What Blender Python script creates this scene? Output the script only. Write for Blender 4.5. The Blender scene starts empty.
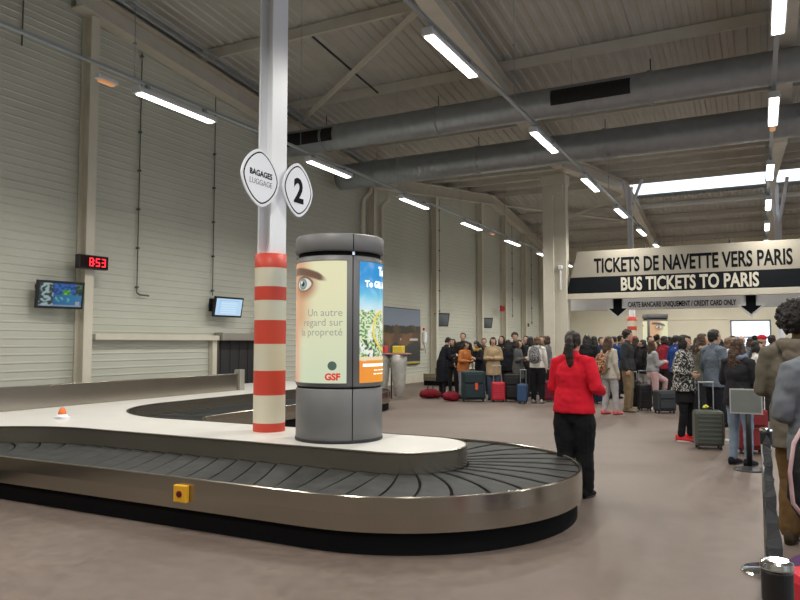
import bpy, bmesh, math, random
from mathutils import Vector, Matrix, noise
from mathutils.geometry import tessellate_polygon
random.seed(7)
PI = math.pi
SC = bpy.context.scene
COL = SC.collection
R = math.radians

# ---------------------------------------------------------------- materials
MATS = {}
def mat(name, col, rough=0.6, metal=0.0, var=0.0, vscale=4.0, bump=0.0, bscale=30.0,
        stretch=(1, 1, 1), emit=None, estr=0.0, spec=None, sheen=0.0, distort=0.0):
    if name in MATS: return MATS[name]
    m = bpy.data.materials.new(name); m.use_nodes = True
    nt = m.node_tree; b = nt.nodes['Principled BSDF']
    b.inputs['Base Color'].default_value = (*col, 1)
    b.inputs['Roughness'].default_value = rough
    b.inputs['Metallic'].default_value = metal
    if spec is not None: b.inputs['Specular IOR Level'].default_value = spec
    if sheen: b.inputs['Sheen Weight'].default_value = sheen
    if emit:
        b.inputs['Emission Color'].default_value = (*emit, 1)
        b.inputs['Emission Strength'].default_value = estr
    if var or bump:
        tc = nt.nodes.new('ShaderNodeTexCoord'); mp = nt.nodes.new('ShaderNodeMapping')
        mp.inputs['Scale'].default_value = stretch
        nt.links.new(tc.outputs['Object'], mp.inputs['Vector'])
    if var:
        n = nt.nodes.new('ShaderNodeTexNoise'); n.inputs['Scale'].default_value = vscale
        n.inputs['Detail'].default_value = 5; n.inputs['Distortion'].default_value = distort
        nt.links.new(mp.outputs[0], n.inputs['Vector'])
        cr = nt.nodes.new('ShaderNodeValToRGB')
        cr.color_ramp.elements[0].position = 0.3; cr.color_ramp.elements[1].position = 0.7
        cr.color_ramp.elements[0].color = (*[c*(1-var) for c in col], 1)
        cr.color_ramp.elements[1].color = (*[min(1, c*(1+var)) for c in col], 1)
        nt.links.new(n.outputs['Fac'], cr.inputs[0]); nt.links.new(cr.outputs[0], b.inputs['Base Color'])
    if bump:
        n2 = nt.nodes.new('ShaderNodeTexNoise'); n2.inputs['Scale'].default_value = bscale
        n2.inputs['Detail'].default_value = 4
        nt.links.new(mp.outputs[0], n2.inputs['Vector'])
        bp = nt.nodes.new('ShaderNodeBump'); bp.inputs['Strength'].default_value = bump
        bp.inputs['Distance'].default_value = 0.02
        nt.links.new(n2.outputs['Fac'], bp.inputs['Height']); nt.links.new(bp.outputs[0], b.inputs['Normal'])
    MATS[name] = m
    return m

def cloth(col, name=None, pattern=None):
    key = name or 'cloth_%02x%02x%02x' % tuple(int(min(1, c)*255) for c in col)
    m = mat(key, col, 0.85, var=0.12, vscale=6, bump=0.5, bscale=9, spec=0.2)
    return m

def pattern_cloth(name, c1, c2, scale, thr=0.5, c3=None):
    if name in MATS: return MATS[name]
    m = mat(name, c1, 0.85)
    nt = m.node_tree; b = nt.nodes['Principled BSDF']
    tc = nt.nodes.new('ShaderNodeTexCoord'); n = nt.nodes.new('ShaderNodeTexNoise')
    n.inputs['Scale'].default_value = scale; n.inputs['Detail'].default_value = 3; n.inputs['Distortion'].default_value = 2.5
    nt.links.new(tc.outputs['Object'], n.inputs['Vector'])
    cr = nt.nodes.new('ShaderNodeValToRGB'); e = cr.color_ramp.elements
    e[0].position = thr-0.03; e[1].position = thr+0.03
    e[0].color = (*c1, 1); e[1].color = (*c2, 1)
    if c3:
        k = e.new(thr+0.10); k.color = (*c3, 1)
    nt.links.new(n.outputs['Fac'], cr.inputs[0]); nt.links.new(cr.outputs[0], b.inputs['Base Color'])
    return m

def paint_mat(name, strength=1.0, rough=0.3, base=0.0):
    m = bpy.data.materials.new(name); m.use_nodes = True; nt = m.node_tree
    b = nt.nodes['Principled BSDF']
    a = nt.nodes.new('ShaderNodeVertexColor'); a.layer_name = 'print'
    b.inputs['Roughness'].default_value = rough
    if strength > 0:
        b.inputs['Base Color'].default_value = (0.02, 0.02, 0.02, 1)
        nt.links.new(a.outputs['Color'], b.inputs['Emission Color'])
        b.inputs['Emission Strength'].default_value = strength
    else:
        nt.links.new(a.outputs['Color'], b.inputs['Base Color'])
    return m

# ---------------------------------------------------------------- object helpers
def link(o, parent=None):
    COL.objects.link(o)
    if parent is not None: o.parent = parent
    return o
def tag(o, label=None, cat=None, group=None, kind=None):
    if label: o['label'] = label
    if cat: o['category'] = cat
    if group: o['group'] = group
    if kind: o['kind'] = kind
    return o
def thing(name, label, cat, loc=(0, 0, 0), rz=0, group=None):
    o = bpy.data.objects.new(name, None); o.empty_display_size = 0.1
    link(o); o.location = loc; o.rotation_euler = (0, 0, rz)
    return tag(o, label, cat, group)
def obj(name, bm, m, parent=None, smooth=False, recalc=True):
    if recalc: bmesh.ops.recalc_face_normals(bm, faces=bm.faces[:])
    me = bpy.data.meshes.new(name); bm.to_mesh(me); bm.free()
    if not isinstance(m, (list, tuple)): m = [m]
    for x in m: me.materials.append(x)
    if smooth:
        for p in me.polygons: p.use_smooth = True
    return link(bpy.data.objects.new(name, me), parent)
def struct(name, bm, m, smooth=False):
    return tag(obj(name, bm, m, None, smooth), kind='structure')
def copy_tree(o, parent=None):
    c = o.copy(); COL.objects.link(c); c.parent = parent
    for ch in [x for x in bpy.data.objects if x.parent == o and x != c]:
        copy_tree(ch, c)
    return c

def bx(bm, x0, x1, y0, y1, z0, z1, mi=0, bev=0.0, M=None):
    c = ((x0+x1)/2, (y0+y1)/2, (z0+z1)/2)
    r = bmesh.ops.create_cube(bm, size=1, matrix=Matrix.Translation(c) @ Matrix.Diagonal((abs(x1-x0), abs(y1-y0), abs(z1-z0), 1)))
    vs = r['verts']
    fs = list({f for v in vs for f in v.link_faces})
    if bev > 0:
        es = list({e for v in vs for e in v.link_edges})
        rr = bmesh.ops.bevel(bm, geom=es, offset=bev, segments=2, affect='EDGES', profile=0.5)
        fs = list({f for f in rr['faces']} | {f for f in fs if f.is_valid})
        vs = list({v for f in fs for v in f.verts})
    for f in fs:
        if f.is_valid: f.material_index = mi
    if M is not None: bmesh.ops.transform(bm, matrix=M, verts=[v for v in vs if v.is_valid])
    return vs
def cyl(bm, x, y, z0, z1, r, r2=None, seg=24, mi=0, M=None):
    if r2 is None: r2 = r
    rr = bmesh.ops.create_cone(bm, cap_ends=True, segments=seg, radius1=r, radius2=r2, depth=z1-z0,
                               matrix=Matrix.Translation((x, y, (z0+z1)/2)))
    for f in {f for v in rr['verts'] for f in v.link_faces}: f.material_index = mi
    if M is not None: bmesh.ops.transform(bm, matrix=M, verts=rr['verts'])
    return rr['verts']
def frame_of(d, ref=Vector((1, 0, 0))):
    d = d.normalized()
    a = ref - d*ref.dot(d)
    if a.length < 1e-3:
        ref = Vector((0, 1, 0)); a = ref - d*ref.dot(d)
    a.normalize(); b = d.cross(a)
    return a, b
def tube(bm, pts, rads, seg=10, mi=0, ref=Vector((1, 0, 0)), cap=True, round_ends=False):
    pts = [Vector(p) for p in pts]
    rads = [(r, r) if not isinstance(r, (tuple, list)) else r for r in rads]
    if len(rads) == 1: rads = rads*len(pts)
    if round_ends:
        d0 = (pts[0]-pts[1]).normalized(); d1 = (pts[-1]-pts[-2]).normalized()
        m0 = min(rads[0]); m1 = min(rads[-1])
        f = lambda r, k: (r[0]*k, r[1]*k)
        lo = round_ends != 'top'
        pts = ([pts[0]+d0*m0*0.9, pts[0]+d0*m0*0.55] if lo else []) + pts + [pts[-1]+d1*m1*0.55, pts[-1]+d1*m1*0.9]
        rads = ([f(rads[0], .4), f(rads[0], .83)] if lo else []) + rads + [f(rads[-1], .83), f(rads[-1], .4)]
    rings = []
    for i, p in enumerate(pts):
        d = (pts[min(i+1, len(pts)-1)] - pts[max(i-1, 0)])
        a, b = frame_of(d, ref)
        rings.append([bm.verts.new(p + a*(math.cos(t)*rads[i][0]) + b*(math.sin(t)*rads[i][1]))
                      for t in [2*PI*k/seg for k in range(seg)]])
    for i in range(len(rings)-1):
        for k in range(seg):
            f = bm.faces.new((rings[i][k], rings[i][(k+1) % seg], rings[i+1][(k+1) % seg], rings[i+1][k])); f.material_index = mi
    if cap:
        f = bm.faces.new(rings[0][::-1]); f.material_index = mi
        f = bm.faces.new(rings[-1]); f.material_index = mi
    return rings
def ball(bm, c, r, seg=12, mi=0, rot=None):
    if not isinstance(r, (tuple, list)): r = (r, r, r)
    M = Matrix.Translation(c) @ (rot.to_4x4() if rot is not None else Matrix.Identity(4)) @ Matrix.Diagonal((*r, 1))
    rr = bmesh.ops.create_uvsphere(bm, u_segments=seg, v_segments=max(6, seg*2//3), radius=1, matrix=M)
    for f in {f for v in rr['verts'] for f in v.link_faces}: f.material_index = mi
def extrude_profile(bm, prof, axis, a0, a1, mi=0, steps=None):
    """prof: closed or open list of 2D points; axis: function (p2d, t)->3D"""
    ts = steps or [a0, a1]
    rows = [[bm.verts.new(axis(p, t)) for p in prof] for t in ts]
    for i in range(len(rows)-1):
        for k in range(len(prof)-1):
            f = bm.faces.new((rows[i][k], rows[i][k+1], rows[i+1][k+1], rows[i+1][k])); f.material_index = mi
    return rows
def prism(bm, poly, z0, z1, mi=0, M=None):
    """extrude 2D polygon (x,y) between z0 and z1"""
    lo = [bm.verts.new((x, y, z0)) for x, y in poly]; hi = [bm.verts.new((x, y, z1)) for x, y in poly]
    fs = [bm.faces.new(lo[::-1]), bm.faces.new(hi)]
    n = len(poly)
    for i in range(n): fs.append(bm.faces.new((lo[i], lo[(i+1) % n], hi[(i+1) % n], hi[i])))
    for f in fs: f.material_index = mi
    if M is not None: bmesh.ops.transform(bm, matrix=M, verts=lo+hi)
def lathe(bm, prof, x, y, seg=40, mi=0):
    rings = [[bm.verts.new((x+r*math.cos(2*PI*k/seg), y+r*math.sin(2*PI*k/seg), z)) for k in range(seg)] for r, z in prof]
    for i in range(len(rings)-1):
        for k in range(seg):
            f = bm.faces.new((rings[i][k], rings[i][(k+1) % seg], rings[i+1][(k+1) % seg], rings[i+1][k])); f.material_index = mi
    for rr in (rings[0][::-1], rings[-1]):
        f = bm.faces.new(rr); f.material_index = mi

FRONT = Matrix.Rotation(PI/2, 4, 'X')                     # text plane: faces -Y, reads along +X
def text(name, body, size, m, M, parent, sx=1.0, bold=0.0, align='LEFT', ext=0.002, bend=None):
    cu = bpy.data.curves.new(name, 'FONT'); cu.body = body; cu.size = size
    cu.align_x = align; cu.extrude = ext; cu.offset = bold; cu.resolution_u = 3
    t = bpy.data.objects.new(name, cu); COL.objects.link(t)
    bpy.context.view_layer.update()
    dg = bpy.context.evaluated_depsgraph_get()
    me = bpy.data.meshes.new_from_object(t.evaluated_get(dg))
    bpy.data.objects.remove(t); bpy.data.curves.remove(cu)
    me.transform(Matrix.Diagonal((sx, 1, 1, 1)))
    if bend:
        for v in me.vertices: v.co = bend(v.co)
    else: me.transform(M)
    me.materials.clear(); me.materials.append(m)
    o = bpy.data.objects.new(name, me)
    return link(o, parent)
def text_fit(name, body, x0, x1, cap, m, M, parent, **k):
    """letters scaled so they run from x0 to x1 with capital height cap"""
    size = cap/0.70
    o = text(name, body, size, m, Matrix.Identity(4), parent, **k)
    xs = [v.co.x for v in o.data.vertices]; ys = [v.co.y for v in o.data.vertices]
    a, b = min(xs), max(xs); s = (x1-x0)/(b-a)
    o.data.transform(M @ Matrix.Translation((x0, 0, 0)) @ Matrix.Diagonal((s, 1, 1, 1)) @ Matrix.Translation((-a, 0, 0)))
    return o
def painted(name, w, h, nx, ny, fn, m, parent, place):
    """grid with a colour attribute from fn(s,t); place(s,t)->3D"""
    me = bpy.data.meshes.new(name)
    vs = [place(i/nx, j/ny) for j in range(ny+1) for i in range(nx+1)]
    fs = [(j*(nx+1)+i, j*(nx+1)+i+1, (j+1)*(nx+1)+i+1, (j+1)*(nx+1)+i) for j in range(ny) for i in range(nx)]
    me.from_pydata(vs, [], fs)
    ca = me.color_attributes.new('print', 'FLOAT_COLOR', 'POINT')
    for j in range(ny+1):
        for i in range(nx+1):
            c = fn(i/nx, j/ny); ca.data[j*(nx+1)+i].color = (*c, 1)
    me.materials.append(m); me.update()
    for p in me.polygons: p.use_smooth = True
    return link(bpy.data.objects.new(name, me), parent)
def mix(a, b, t):
    t = max(0, min(1, t)); return tuple(a[i]*(1-t)+b[i]*t for i in range(3))
def sst(e0, e1, x):
    t = max(0, min(1, (x-e0)/(e1-e0))); return t*t*(3-2*t)

# base materials
cream = mat('cream_paint', (0.64, 0.60, 0.50), 0.55, var=0.05, vscale=2)
beam_paint = mat('beam_paint', (0.62, 0.58, 0.50), 0.5, var=0.06, vscale=3)
wall_mat = mat('sandwich_panel', (0.54, 0.545, 0.47), 0.5, var=0.04, vscale=0.7)
deck_mat = mat('roof_deck', (0.47, 0.46, 0.42), 0.55, var=0.08, vscale=1.2)
white_paint = mat('white_paint', (0.86, 0.88, 0.93), 0.4)
galv = mat('galvanised', (0.36, 0.39, 0.42), 0.36, 0.7, var=0.08, vscale=5)
dark_metal = mat('dark_metal', (0.03, 0.03, 0.035), 0.5, 0.4)
black_pl = mat('black_plastic', (0.012, 0.012, 0.014), 0.4)
black_matte = mat('black_matte', (0.005, 0.005, 0.006), 0.85, spec=.15)
chrome = mat('chrome', (0.72, 0.72, 0.72), 0.12, 1.0)
rubber = mat('rubber_plate', (0.028, 0.030, 0.030), 0.6, spec=.3, var=0.35, vscale=7, bump=0.15, bscale=60)
laminate = mat('white_laminate', (0.66, 0.65, 0.62), 0.35, var=0.03, vscale=3)
col_grey = mat('column_grey', (0.16, 0.16, 0.165), 0.45, var=0.04, vscale=4)
red_foam = mat('red_band', (0.60, 0.06, 0.035), 0.5)
cream_foam = mat('cream_band', (0.66, 0.62, 0.50), 0.5)
ink = mat('black_ink', (0.008, 0.009, 0.011), 0.8, spec=.1)
signwhite = mat('sign_white', (0.82, 0.84, 0.91), 0.35)

def brushed():
    m = mat('brushed_steel', (0.36, 0.33, 0.28), 0.30, 0.92)
    nt = m.node_tree; b = nt.nodes['Principled BSDF']
    tc = nt.nodes.new('ShaderNodeTexCoord'); mp = nt.nodes.new('ShaderNodeMapping'); mp.inputs['Scale'].default_value = (1.2, 1.2, 260)
    n = nt.nodes.new('ShaderNodeTexNoise'); n.inputs['Scale'].default_value = 3; n.inputs['Detail'].default_value = 3
    nt.links.new(tc.outputs['Object'], mp.inputs[0]); nt.links.new(mp.outputs[0], n.inputs['Vector'])
    mr = nt.nodes.new('ShaderNodeMapRange'); mr.inputs[3].default_value = 0.14; mr.inputs[4].default_value = 0.26
    nt.links.new(n.outputs['Fac'], mr.inputs[0]); nt.links.new(mr.outputs[0], b.inputs['Roughness'])
    n2 = nt.nodes.new('ShaderNodeTexNoise'); n2.inputs['Scale'].default_value = 2.2; n2.inputs['Detail'].default_value = 1
    m2 = nt.nodes.new('ShaderNodeMapping'); m2.inputs['Scale'].default_value = (1, 1, .05)
    nt.links.new(tc.outputs['Object'], m2.inputs[0]); nt.links.new(m2.outputs[0], n2.inputs['Vector'])
    bp = nt.nodes.new('ShaderNodeBump'); bp.inputs['Strength'].default_value = 0.25; bp.inputs['Distance'].default_value = 0.03
    nt.links.new(n2.outputs['Fac'], bp.inputs['Height']); nt.links.new(bp.outputs[0], b.inputs['Normal'])
    return m
steel = brushed()

def floor_material():
    m = bpy.data.materials.new('polished_concrete'); m.use_nodes = True; nt = m.node_tree
    b = nt.nodes['Principled BSDF']; tc = nt.nodes.new('ShaderNodeTexCoord')
    def N(scale, det=6, dist=0.0):
        n = nt.nodes.new('ShaderNodeTexNoise'); n.inputs['Scale'].default_value = scale
        n.inputs['Detail'].default_value = det; n.inputs['Distortion'].default_value = dist
        nt.links.new(tc.outputs['Object'], n.inputs['Vector']); return n
    a = N(0.5, 5, 0.4); c = N(9, 6, 0.6)
    r1 = nt.nodes.new('ShaderNodeValToRGB'); e = r1.color_ramp.elements
    e[0].position = 0.3; e[0].color = (0.118, 0.089, 0.074, 1); e[1].position = 0.72; e[1].color = (0.180, 0.142, 0.122, 1)
    nt.links.new(a.outputs['Fac'], r1.inputs[0])
    r2 = nt.nodes.new('ShaderNodeValToRGB'); e = r2.color_ramp.elements
    e[0].position = 0.35; e[0].color = (0.88, 0.88, 0.88, 1); e[1].position = 0.65; e[1].color = (1.08, 1.08, 1.08, 1)
    nt.links.new(c.outputs['Fac'], r2.inputs[0])
    mx = nt.nodes.new('ShaderNodeMix'); mx.data_type = 'RGBA'; mx.blend_type = 'MULTIPLY'; mx.inputs[0].default_value = 1
    nt.links.new(r1.outputs[0], mx.inputs[6]); nt.links.new(r2.outputs[0], mx.inputs[7])
    nt.links.new(mx.outputs[2], b.inputs['Base Color'])
    mr = nt.nodes.new('ShaderNodeMapRange'); mr.inputs[3].default_value = 0.38; mr.inputs[4].default_value = 0.6
    nt.links.new(c.outputs['Fac'], mr.inputs[0]); nt.links.new(mr.outputs[0], b.inputs['Roughness'])
    b.inputs['Specular IOR Level'].default_value = 0.4
    bp = nt.nodes.new('ShaderNodeBump'); bp.inputs['Strength'].default_value = 0.05
    nt.links.new(c.outputs['Fac'], bp.inputs['Height']); nt.links.new(bp.outputs[0], b.inputs['Normal'])
    return m

# ---------------------------------------------------------------- the hall
XL, XR, Y0, Y1 = -12.0, 12.0, -6.0, 45.0
def zr(y):                       # underside of the rafters: ridges at 9 and 33, valleys at -3, 21, 45
    d = abs(((y - 21) + 12) % 24 - 12)
    return 6.9 + (0.104 if y < 21 else 0.128)*d
bm = bmesh.new(); bx(bm, XL-.3, XR+.3, Y0-.3, Y1+.3, -0.2, 0); struct('floor', bm, floor_material())

def ribbed(bm, ztop, fx, y0, y1, z0=0.0):
    pass
def ribbed_wall(name, fixed, a0, a1, top, face, along, step=6.0, z0=0.0):
    """cladding with horizontal ribs; top(a) gives the height; along 'Y' or 'X'; face = +1/-1 inward normal"""
    bm = bmesh.new()
    n = 58; pitch = 0.15
    prof = []
    z = z0
    while z < 8.8:
        prof += [(0.0, z), (0.0, z+0.105), (0.011, z+0.118), (0.011, z+0.137), (0.0, z+0.15)]
        z += pitch
    cuts = [a0]
    for k in (-3, 9, 21, 33):
        if a0 < k < a1 and along == 'Y': cuts.append(k)
    cuts.append(a1)
    rows = []
    for a in cuts:
        t = top(a); r = []
        for d, zz in prof:
            zz = min(zz, t)
            p = (fixed + face*d, a, zz) if along == 'Y' else (a, fixed + face*d, zz)
            r.append(bm.verts.new(p))
        rows.append(r)
    for i in range(len(rows)-1):
        for k in range(len(prof)-1):
            if rows[i][k].co.z >= top(cuts[i])-1e-6 and rows[i+1][k].co.z >= top(cuts[i+1])-1e-6: continue
            try: bm.faces.new((rows[i][k], rows[i][k+1], rows[i+1][k+1], rows[i+1][k]))
            except ValueError: pass
    # back sheet
    for i in range(len(cuts)-1):
        if along == 'Y':
            q = [(fixed-face*.12, cuts[i], 0), (fixed-face*.12, cuts[i+1], 0), (fixed-face*.12, cuts[i+1], top(cuts[i+1])), (fixed-face*.12, cuts[i], top(cuts[i]))]
        else:
            q = [(cuts[i], fixed-face*.12, 0), (cuts[i+1], fixed-face*.12, 0), (cuts[i+1], fixed-face*.12, top(cuts[i+1])), (cuts[i], fixed-face*.12, top(cuts[i]))]
        bm.faces.new([bm.verts.new(p) for p in q])
    return struct(name, bm, wall_mat)
ztop = lambda y: zr(y)+0.75
ribbed_wall('wall_left', XL, Y0, Y1, ztop, 1, 'Y')

# end wall with a glazed bay
bm = bmesh.new()
wz = [(-12, 12)]
WX0, WX1, WZ0, WZ1 = -1.55, 0.55, 0.0, 2.85
for (a, b_, c, d) in [(XL, WX0, 0, 7.7), (WX1, XR, 0, 7.7), (WX0, WX1, WZ1, 7.7)]:
    bx(bm, a, b_, 45.0, 45.15, c, d)
for zz in (1.5, 2.9, 4.4, 5.9):
    bx(bm, XL, WX0-.06, 44.97, 45.0, zz, zz+.04); bx(bm, WX1+.06, XR, 44.97, 45.0, zz, zz+.04)
struct('wall_back', bm, mat('end_wall_paint', (0.80, 0.75, 0.60), 0.5, var=0.04, vscale=1))
def pane_material():
    m = bpy.data.materials.new('pane_glass'); m.use_nodes = True; nt = m.node_tree; nt.nodes.clear()
    o = nt.nodes.new('ShaderNodeOutputMaterial'); a = nt.nodes.new('ShaderNodeBsdfTransparent'); g = nt.nodes.new('ShaderNodeBsdfGlossy')
    a.inputs[0].default_value = (.95, .97, 1, 1); g.inputs['Roughness'].default_value = .05
    x = nt.nodes.new('ShaderNodeMixShader'); x.inputs[0].default_value = .06
    nt.links.new(a.outputs[0], x.inputs[1]); nt.links.new(g.outputs[0], x.inputs[2]); nt.links.new(x.outputs[0], o.inputs[0]); return m
glass = pane_material()
w = tag(bpy.data.objects.new('window_1', None), kind='structure'); link(w); w.location = (0, 0, 0)
bm = bmesh.new()
for x in (WX0, -0.35, WX1-.08): bx(bm, x, x+.08, 44.98, 45.1, 0, 2.85 if x != -.35 else 1.9)
for z in (0.0, 1.82, 2.77): bx(bm, WX0, WX1, 44.98, 45.1, z, z+.08)
obj('window_frame', bm, mat('grey_frame', (0.2, 0.2, 0.2), 0.5), w)
bm = bmesh.new(); bx(bm, WX0, WX1, 45.04, 45.05, 0.05, 2.8); obj('window_pane', bm, glass, w)

# right wall: glazed near the camera (daylight side), cladding further on
bm = bmesh.new()
bx(bm, XR, XR+.15, Y0, Y1, 0, 0.9); bx(bm, XR, XR+.15, Y0, Y1, 4.8, 9.0)
bx(bm, XR, XR+.15, 22, Y1, 0.9, 4.8)
for y in (-6, -2, 2, 6, 10, 14, 18, 22): bx(bm, XR, XR+.15, y-.15, y+.15, 0.9, 4.8)
struct('wall_right', bm, wall_mat)
bm = bmesh.new(); bx(bm, XR+.06, XR+.07, -6, 22, 0.9, 4.8); struct('window_2', bm, glass)
bm = bmesh.new(); bx(bm, XL, XR, Y0-.15, Y0, 0, 8.6); struct('wall_front', bm, wall_mat)

# corrugated roof deck, one mesh per slope, gap left open for the ridge skylight
SKY = (34.0, 36.35, -5.75, 10.5)
def roof_slope(y0, y1, x0=XL-.15, x1=XR+.15):
    bm = bmesh.new(); prof = []
    x = x0; p = 0.26
    while x < x1:
        prof += [(x, 0.0), (x+.10, 0.0), (x+.13, 0.032), (x+.23, 0.032)]; x += p
    zo = 0.72
    rows = [[bm.verts.new((px, y, zr(y)+zo+pz)) for px, pz in prof] for y in (y0, y1)]
    for k in range(len(prof)-1): bm.faces.new((rows[0][k], rows[0][k+1], rows[1][k+1], rows[1][k]))
    # outer skin that closes the roof
    q = [bm.verts.new((x0, y0, zr(y0)+zo+.2)), bm.verts.new((x1, y0, zr(y0)+zo+.2)), bm.verts.new((x1, y1, zr(y1)+zo+.2)), bm.verts.new((x0, y1, zr(y1)+zo+.2))]
    bm.faces.new(q)
    return bm
E1 = 1e-4
slopes = [(Y0-.15, -3-E1, None), (-3+E1, 9-E1, None), (9+E1, 21-E1, None), (21+E1, 33-E1, None), (33+E1, SKY[0], None), (SKY[0], SKY[1], 'sky'), (SKY[1], 45+.1, None)]
for a, b_, s in slopes:
    if s is None: struct('ceiling', roof_slope(a, min(b_, 45-E1)), deck_mat)
    else:
        struct('ceiling', roof_slope(a, b_, XL-.15, SKY[2]), deck_mat)
        struct('ceiling', roof_slope(a, b_, SKY[3], XR+.15), deck_mat)
bm = bmesh.new()
for yy0, yy1 in (SKY[:2],):
    z0_, z1_ = zr(yy0)+.76, zr(yy1)+.76
    vs = [bm.verts.new(p) for p in ((SKY[2], yy0, z0_), (SKY[3], yy0, z0_), (SKY[3], yy1, z1_), (SKY[2], yy1, z1_))]
    bm.faces.new(vs)
struct('window_3', bm, glass)
bm = bmesh.new()
for xx in SKY[2:]: bx(bm, xx-.04, xx+.04, SKY[0], SKY[1], zr(SKY[1])+.7, zr(SKY[0])+.9)
struct('trim_1', bm, white_paint)

# steel frame: rafters, purlins, braces, posts are separate things
def rafter(x, y0, y1, label, w=0.17, dep=0.46):
    bm = bmesh.new()
    for (xa, xb, za, zb) in ((-w, w, 0, .03), (-.02, .02, .03, dep-.03), (-w, w, dep-.03, dep)):
        vs = []
        for y in (y0, y1):
            for (xx, zz) in ((xa, za), (xb, za), (xb, zb), (xa, zb)):
                vs.append(bm.verts.new((x+xx, y, zr(y)+zz)))
        for q in ((0, 1, 2, 3), (7, 6, 5, 4), (0, 4, 5, 1), (1, 5, 6, 2), (2, 6, 7, 3), (3, 7, 4, 0)):
            bm.faces.new([vs[i] for i in q])
    return tag(obj('roof_rafter', bm, beam_paint), label, 'beam', 'sloping rafters of the hall roof')
bays = [(9, 21, 'near roof slope'), (21, 33, 'slope before the skylight'), (33, 45, 'slope beyond the skylight')]
xs_r = [(-11.8, 'along the left wall'), (-5.38, 'beside the middle light row'), (0.62, 'beside the right light row')]
for x, xl in xs_r:
    for a, b_, bl in bays:
        rafter(x, a+.01, b_-.01, 'cream steel rafter %s, on the %s' % (xl, bl))
purlin_paint = mat('purlin_paint', (0.55, 0.52, 0.46), 0.5, var=0.05, vscale=3)
for k, y in enumerate([9.3, 12.4, 15.5, 18.7, 22.4, 25.1, 27.8, 30.5, 33.4, 37.2, 39.2, 41.0, 43.7, 7.7, 5.0, 2.3, -0.4]):
    bm = bmesh.new(); z = zr(y)+.465
    bx(bm, XL+.05, XR-.05, y-.035, y-.025, z, z+.235); bx(bm, XL+.05, XR-.05, y-.03, y+.05, z, z+.012); bx(bm, XL+.05, XR-.05, y-.03, y+.05, z+.223, z+.235)
    where = 'near slope' if y < 21 else ('slope before the skylight' if y < 33 else 'slope beyond the skylight')
    tag(obj('roof_purlin', bm, purlin_paint), 'thin steel purlin running across the hall roof on the %s' % where, 'beam', 'purlins on the %s' % where)
def bar(name, p0, p1, w, h, m, label, cat, group=None, parent=None):
    bm = bmesh.new(); tube(bm, [p0, p1], [(w, h)], 4, ref=Vector((0.3, 0.2, 1)))
    o = obj(name, bm, m, parent)
    if label: tag(o, label, cat, group)
    return o
bar('roof_brace', (-11.6, 16.2, zr(16.2)+.4), (-5.75, 12.2, zr(12.2)+.4), .07, .07, beam_paint, 'diagonal flat steel brace under the near roof slope behind the white column', 'brace')
bar('roof_brace', (-11.6, 34.5, zr(34.5)+.4), (-5.75, 39.2, zr(39.2)+.4), .07, .07, beam_paint, 'diagonal steel braces crossing under the far roof slope left of the skylight', 'brace', 'far crossing braces')
bar('roof_brace', (-11.6, 39.2, zr(39.2)+.3), (-5.75, 34.5, zr(34.5)+.3), .07, .07, beam_paint, 'diagonal steel braces crossing under the far roof slope left of the skylight', 'brace', 'far crossing braces')
for xx, ya, yb in ((-8.6, 12.4, 15.5), (-2.6, 9.3, 12.4)):
    bm = bmesh.new(); tube(bm, [(xx, ya, zr(ya)+.5), (xx, yb, zr(yb)+.5)], [.025], 8)
    tag(obj('sag_rod', bm, dark_metal), 'thin dark sag rod between two purlins ' + ('left of the middle light row' if xx < -5 else 'right of the middle light row'), 'rod')
for dx in (0.0, 0.22):
    bm = bmesh.new(); ps = [(XL+.75+dx, y, zr(y)+.32) for y in (3, 8.9, 9.1, 15, 20.8)]
    tube(bm, ps, [.035], 8); tag(obj('roof_pipe', bm, galv), 'grey pipe running under the roof edge beside the left wall rafter', 'pipe', 'pair of pipes along the left eave')

# wall posts on the left
for i, y in enumerate([3.6, 9.4, 15.2, 20.9, 26.1, 31.4, 34.9, 38.4, 42.0]):
    bm = bmesh.new(); zt = zr(y)-.02; w_ = .1
    bx(bm, XL+.03, XL+.05, y-w_, y+w_, 0, zt); bx(bm, XL+.05, XL+.28, y-.012, y+.012, 0, zt); bx(bm, XL+.28, XL+.30, y-w_, y+w_, 0, zt)
    lab = ['behind the clock at the near end', '', '', 'nearest the roof valley', 'right of the landscape poster', 'between the two small wall screens', 'just right of the red alarm box', 'left of the black wall speaker', 'nearest the far corner'][i]
    if i == 0: lab = 'outside the left edge near the camera'
    if i == 1: lab = 'carrying the red digital clock'
    if i == 2: lab = 'hidden beyond the striped column'
    tag(obj('wall_post', bm, cream), 'cream steel wall post on the left wall, ' + lab, 'post')
# rain pipes at the valley
for dx, dy in ((0.35, 20.3), (0.35, 21.6)):
    bm = bmesh.new(); y = dy
    tube(bm, [(XL+.16, y, 0), (XL+.16, y, 6.3), (XL+.2, y, 6.42), (XL+.42, y, 6.6), (XL+.46, y, 6.8)], [.075], 12)
    tag(obj('rain_pipe', bm, cream, smooth=True), 'cream rain pipe bending out under the roof valley on the left wall, ' + ('nearer one' if y < 21 else 'farther one'), 'pipe')
# plinth strip along the left wall
bm = bmesh.new(); bx(bm, XL+.02, XL+.08, Y0, 9.2, 0, .3); bx(bm, XL+.02, XL+.08, 14.9, Y1, 0, .3); struct('baseboard_left', bm, cream)
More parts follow.
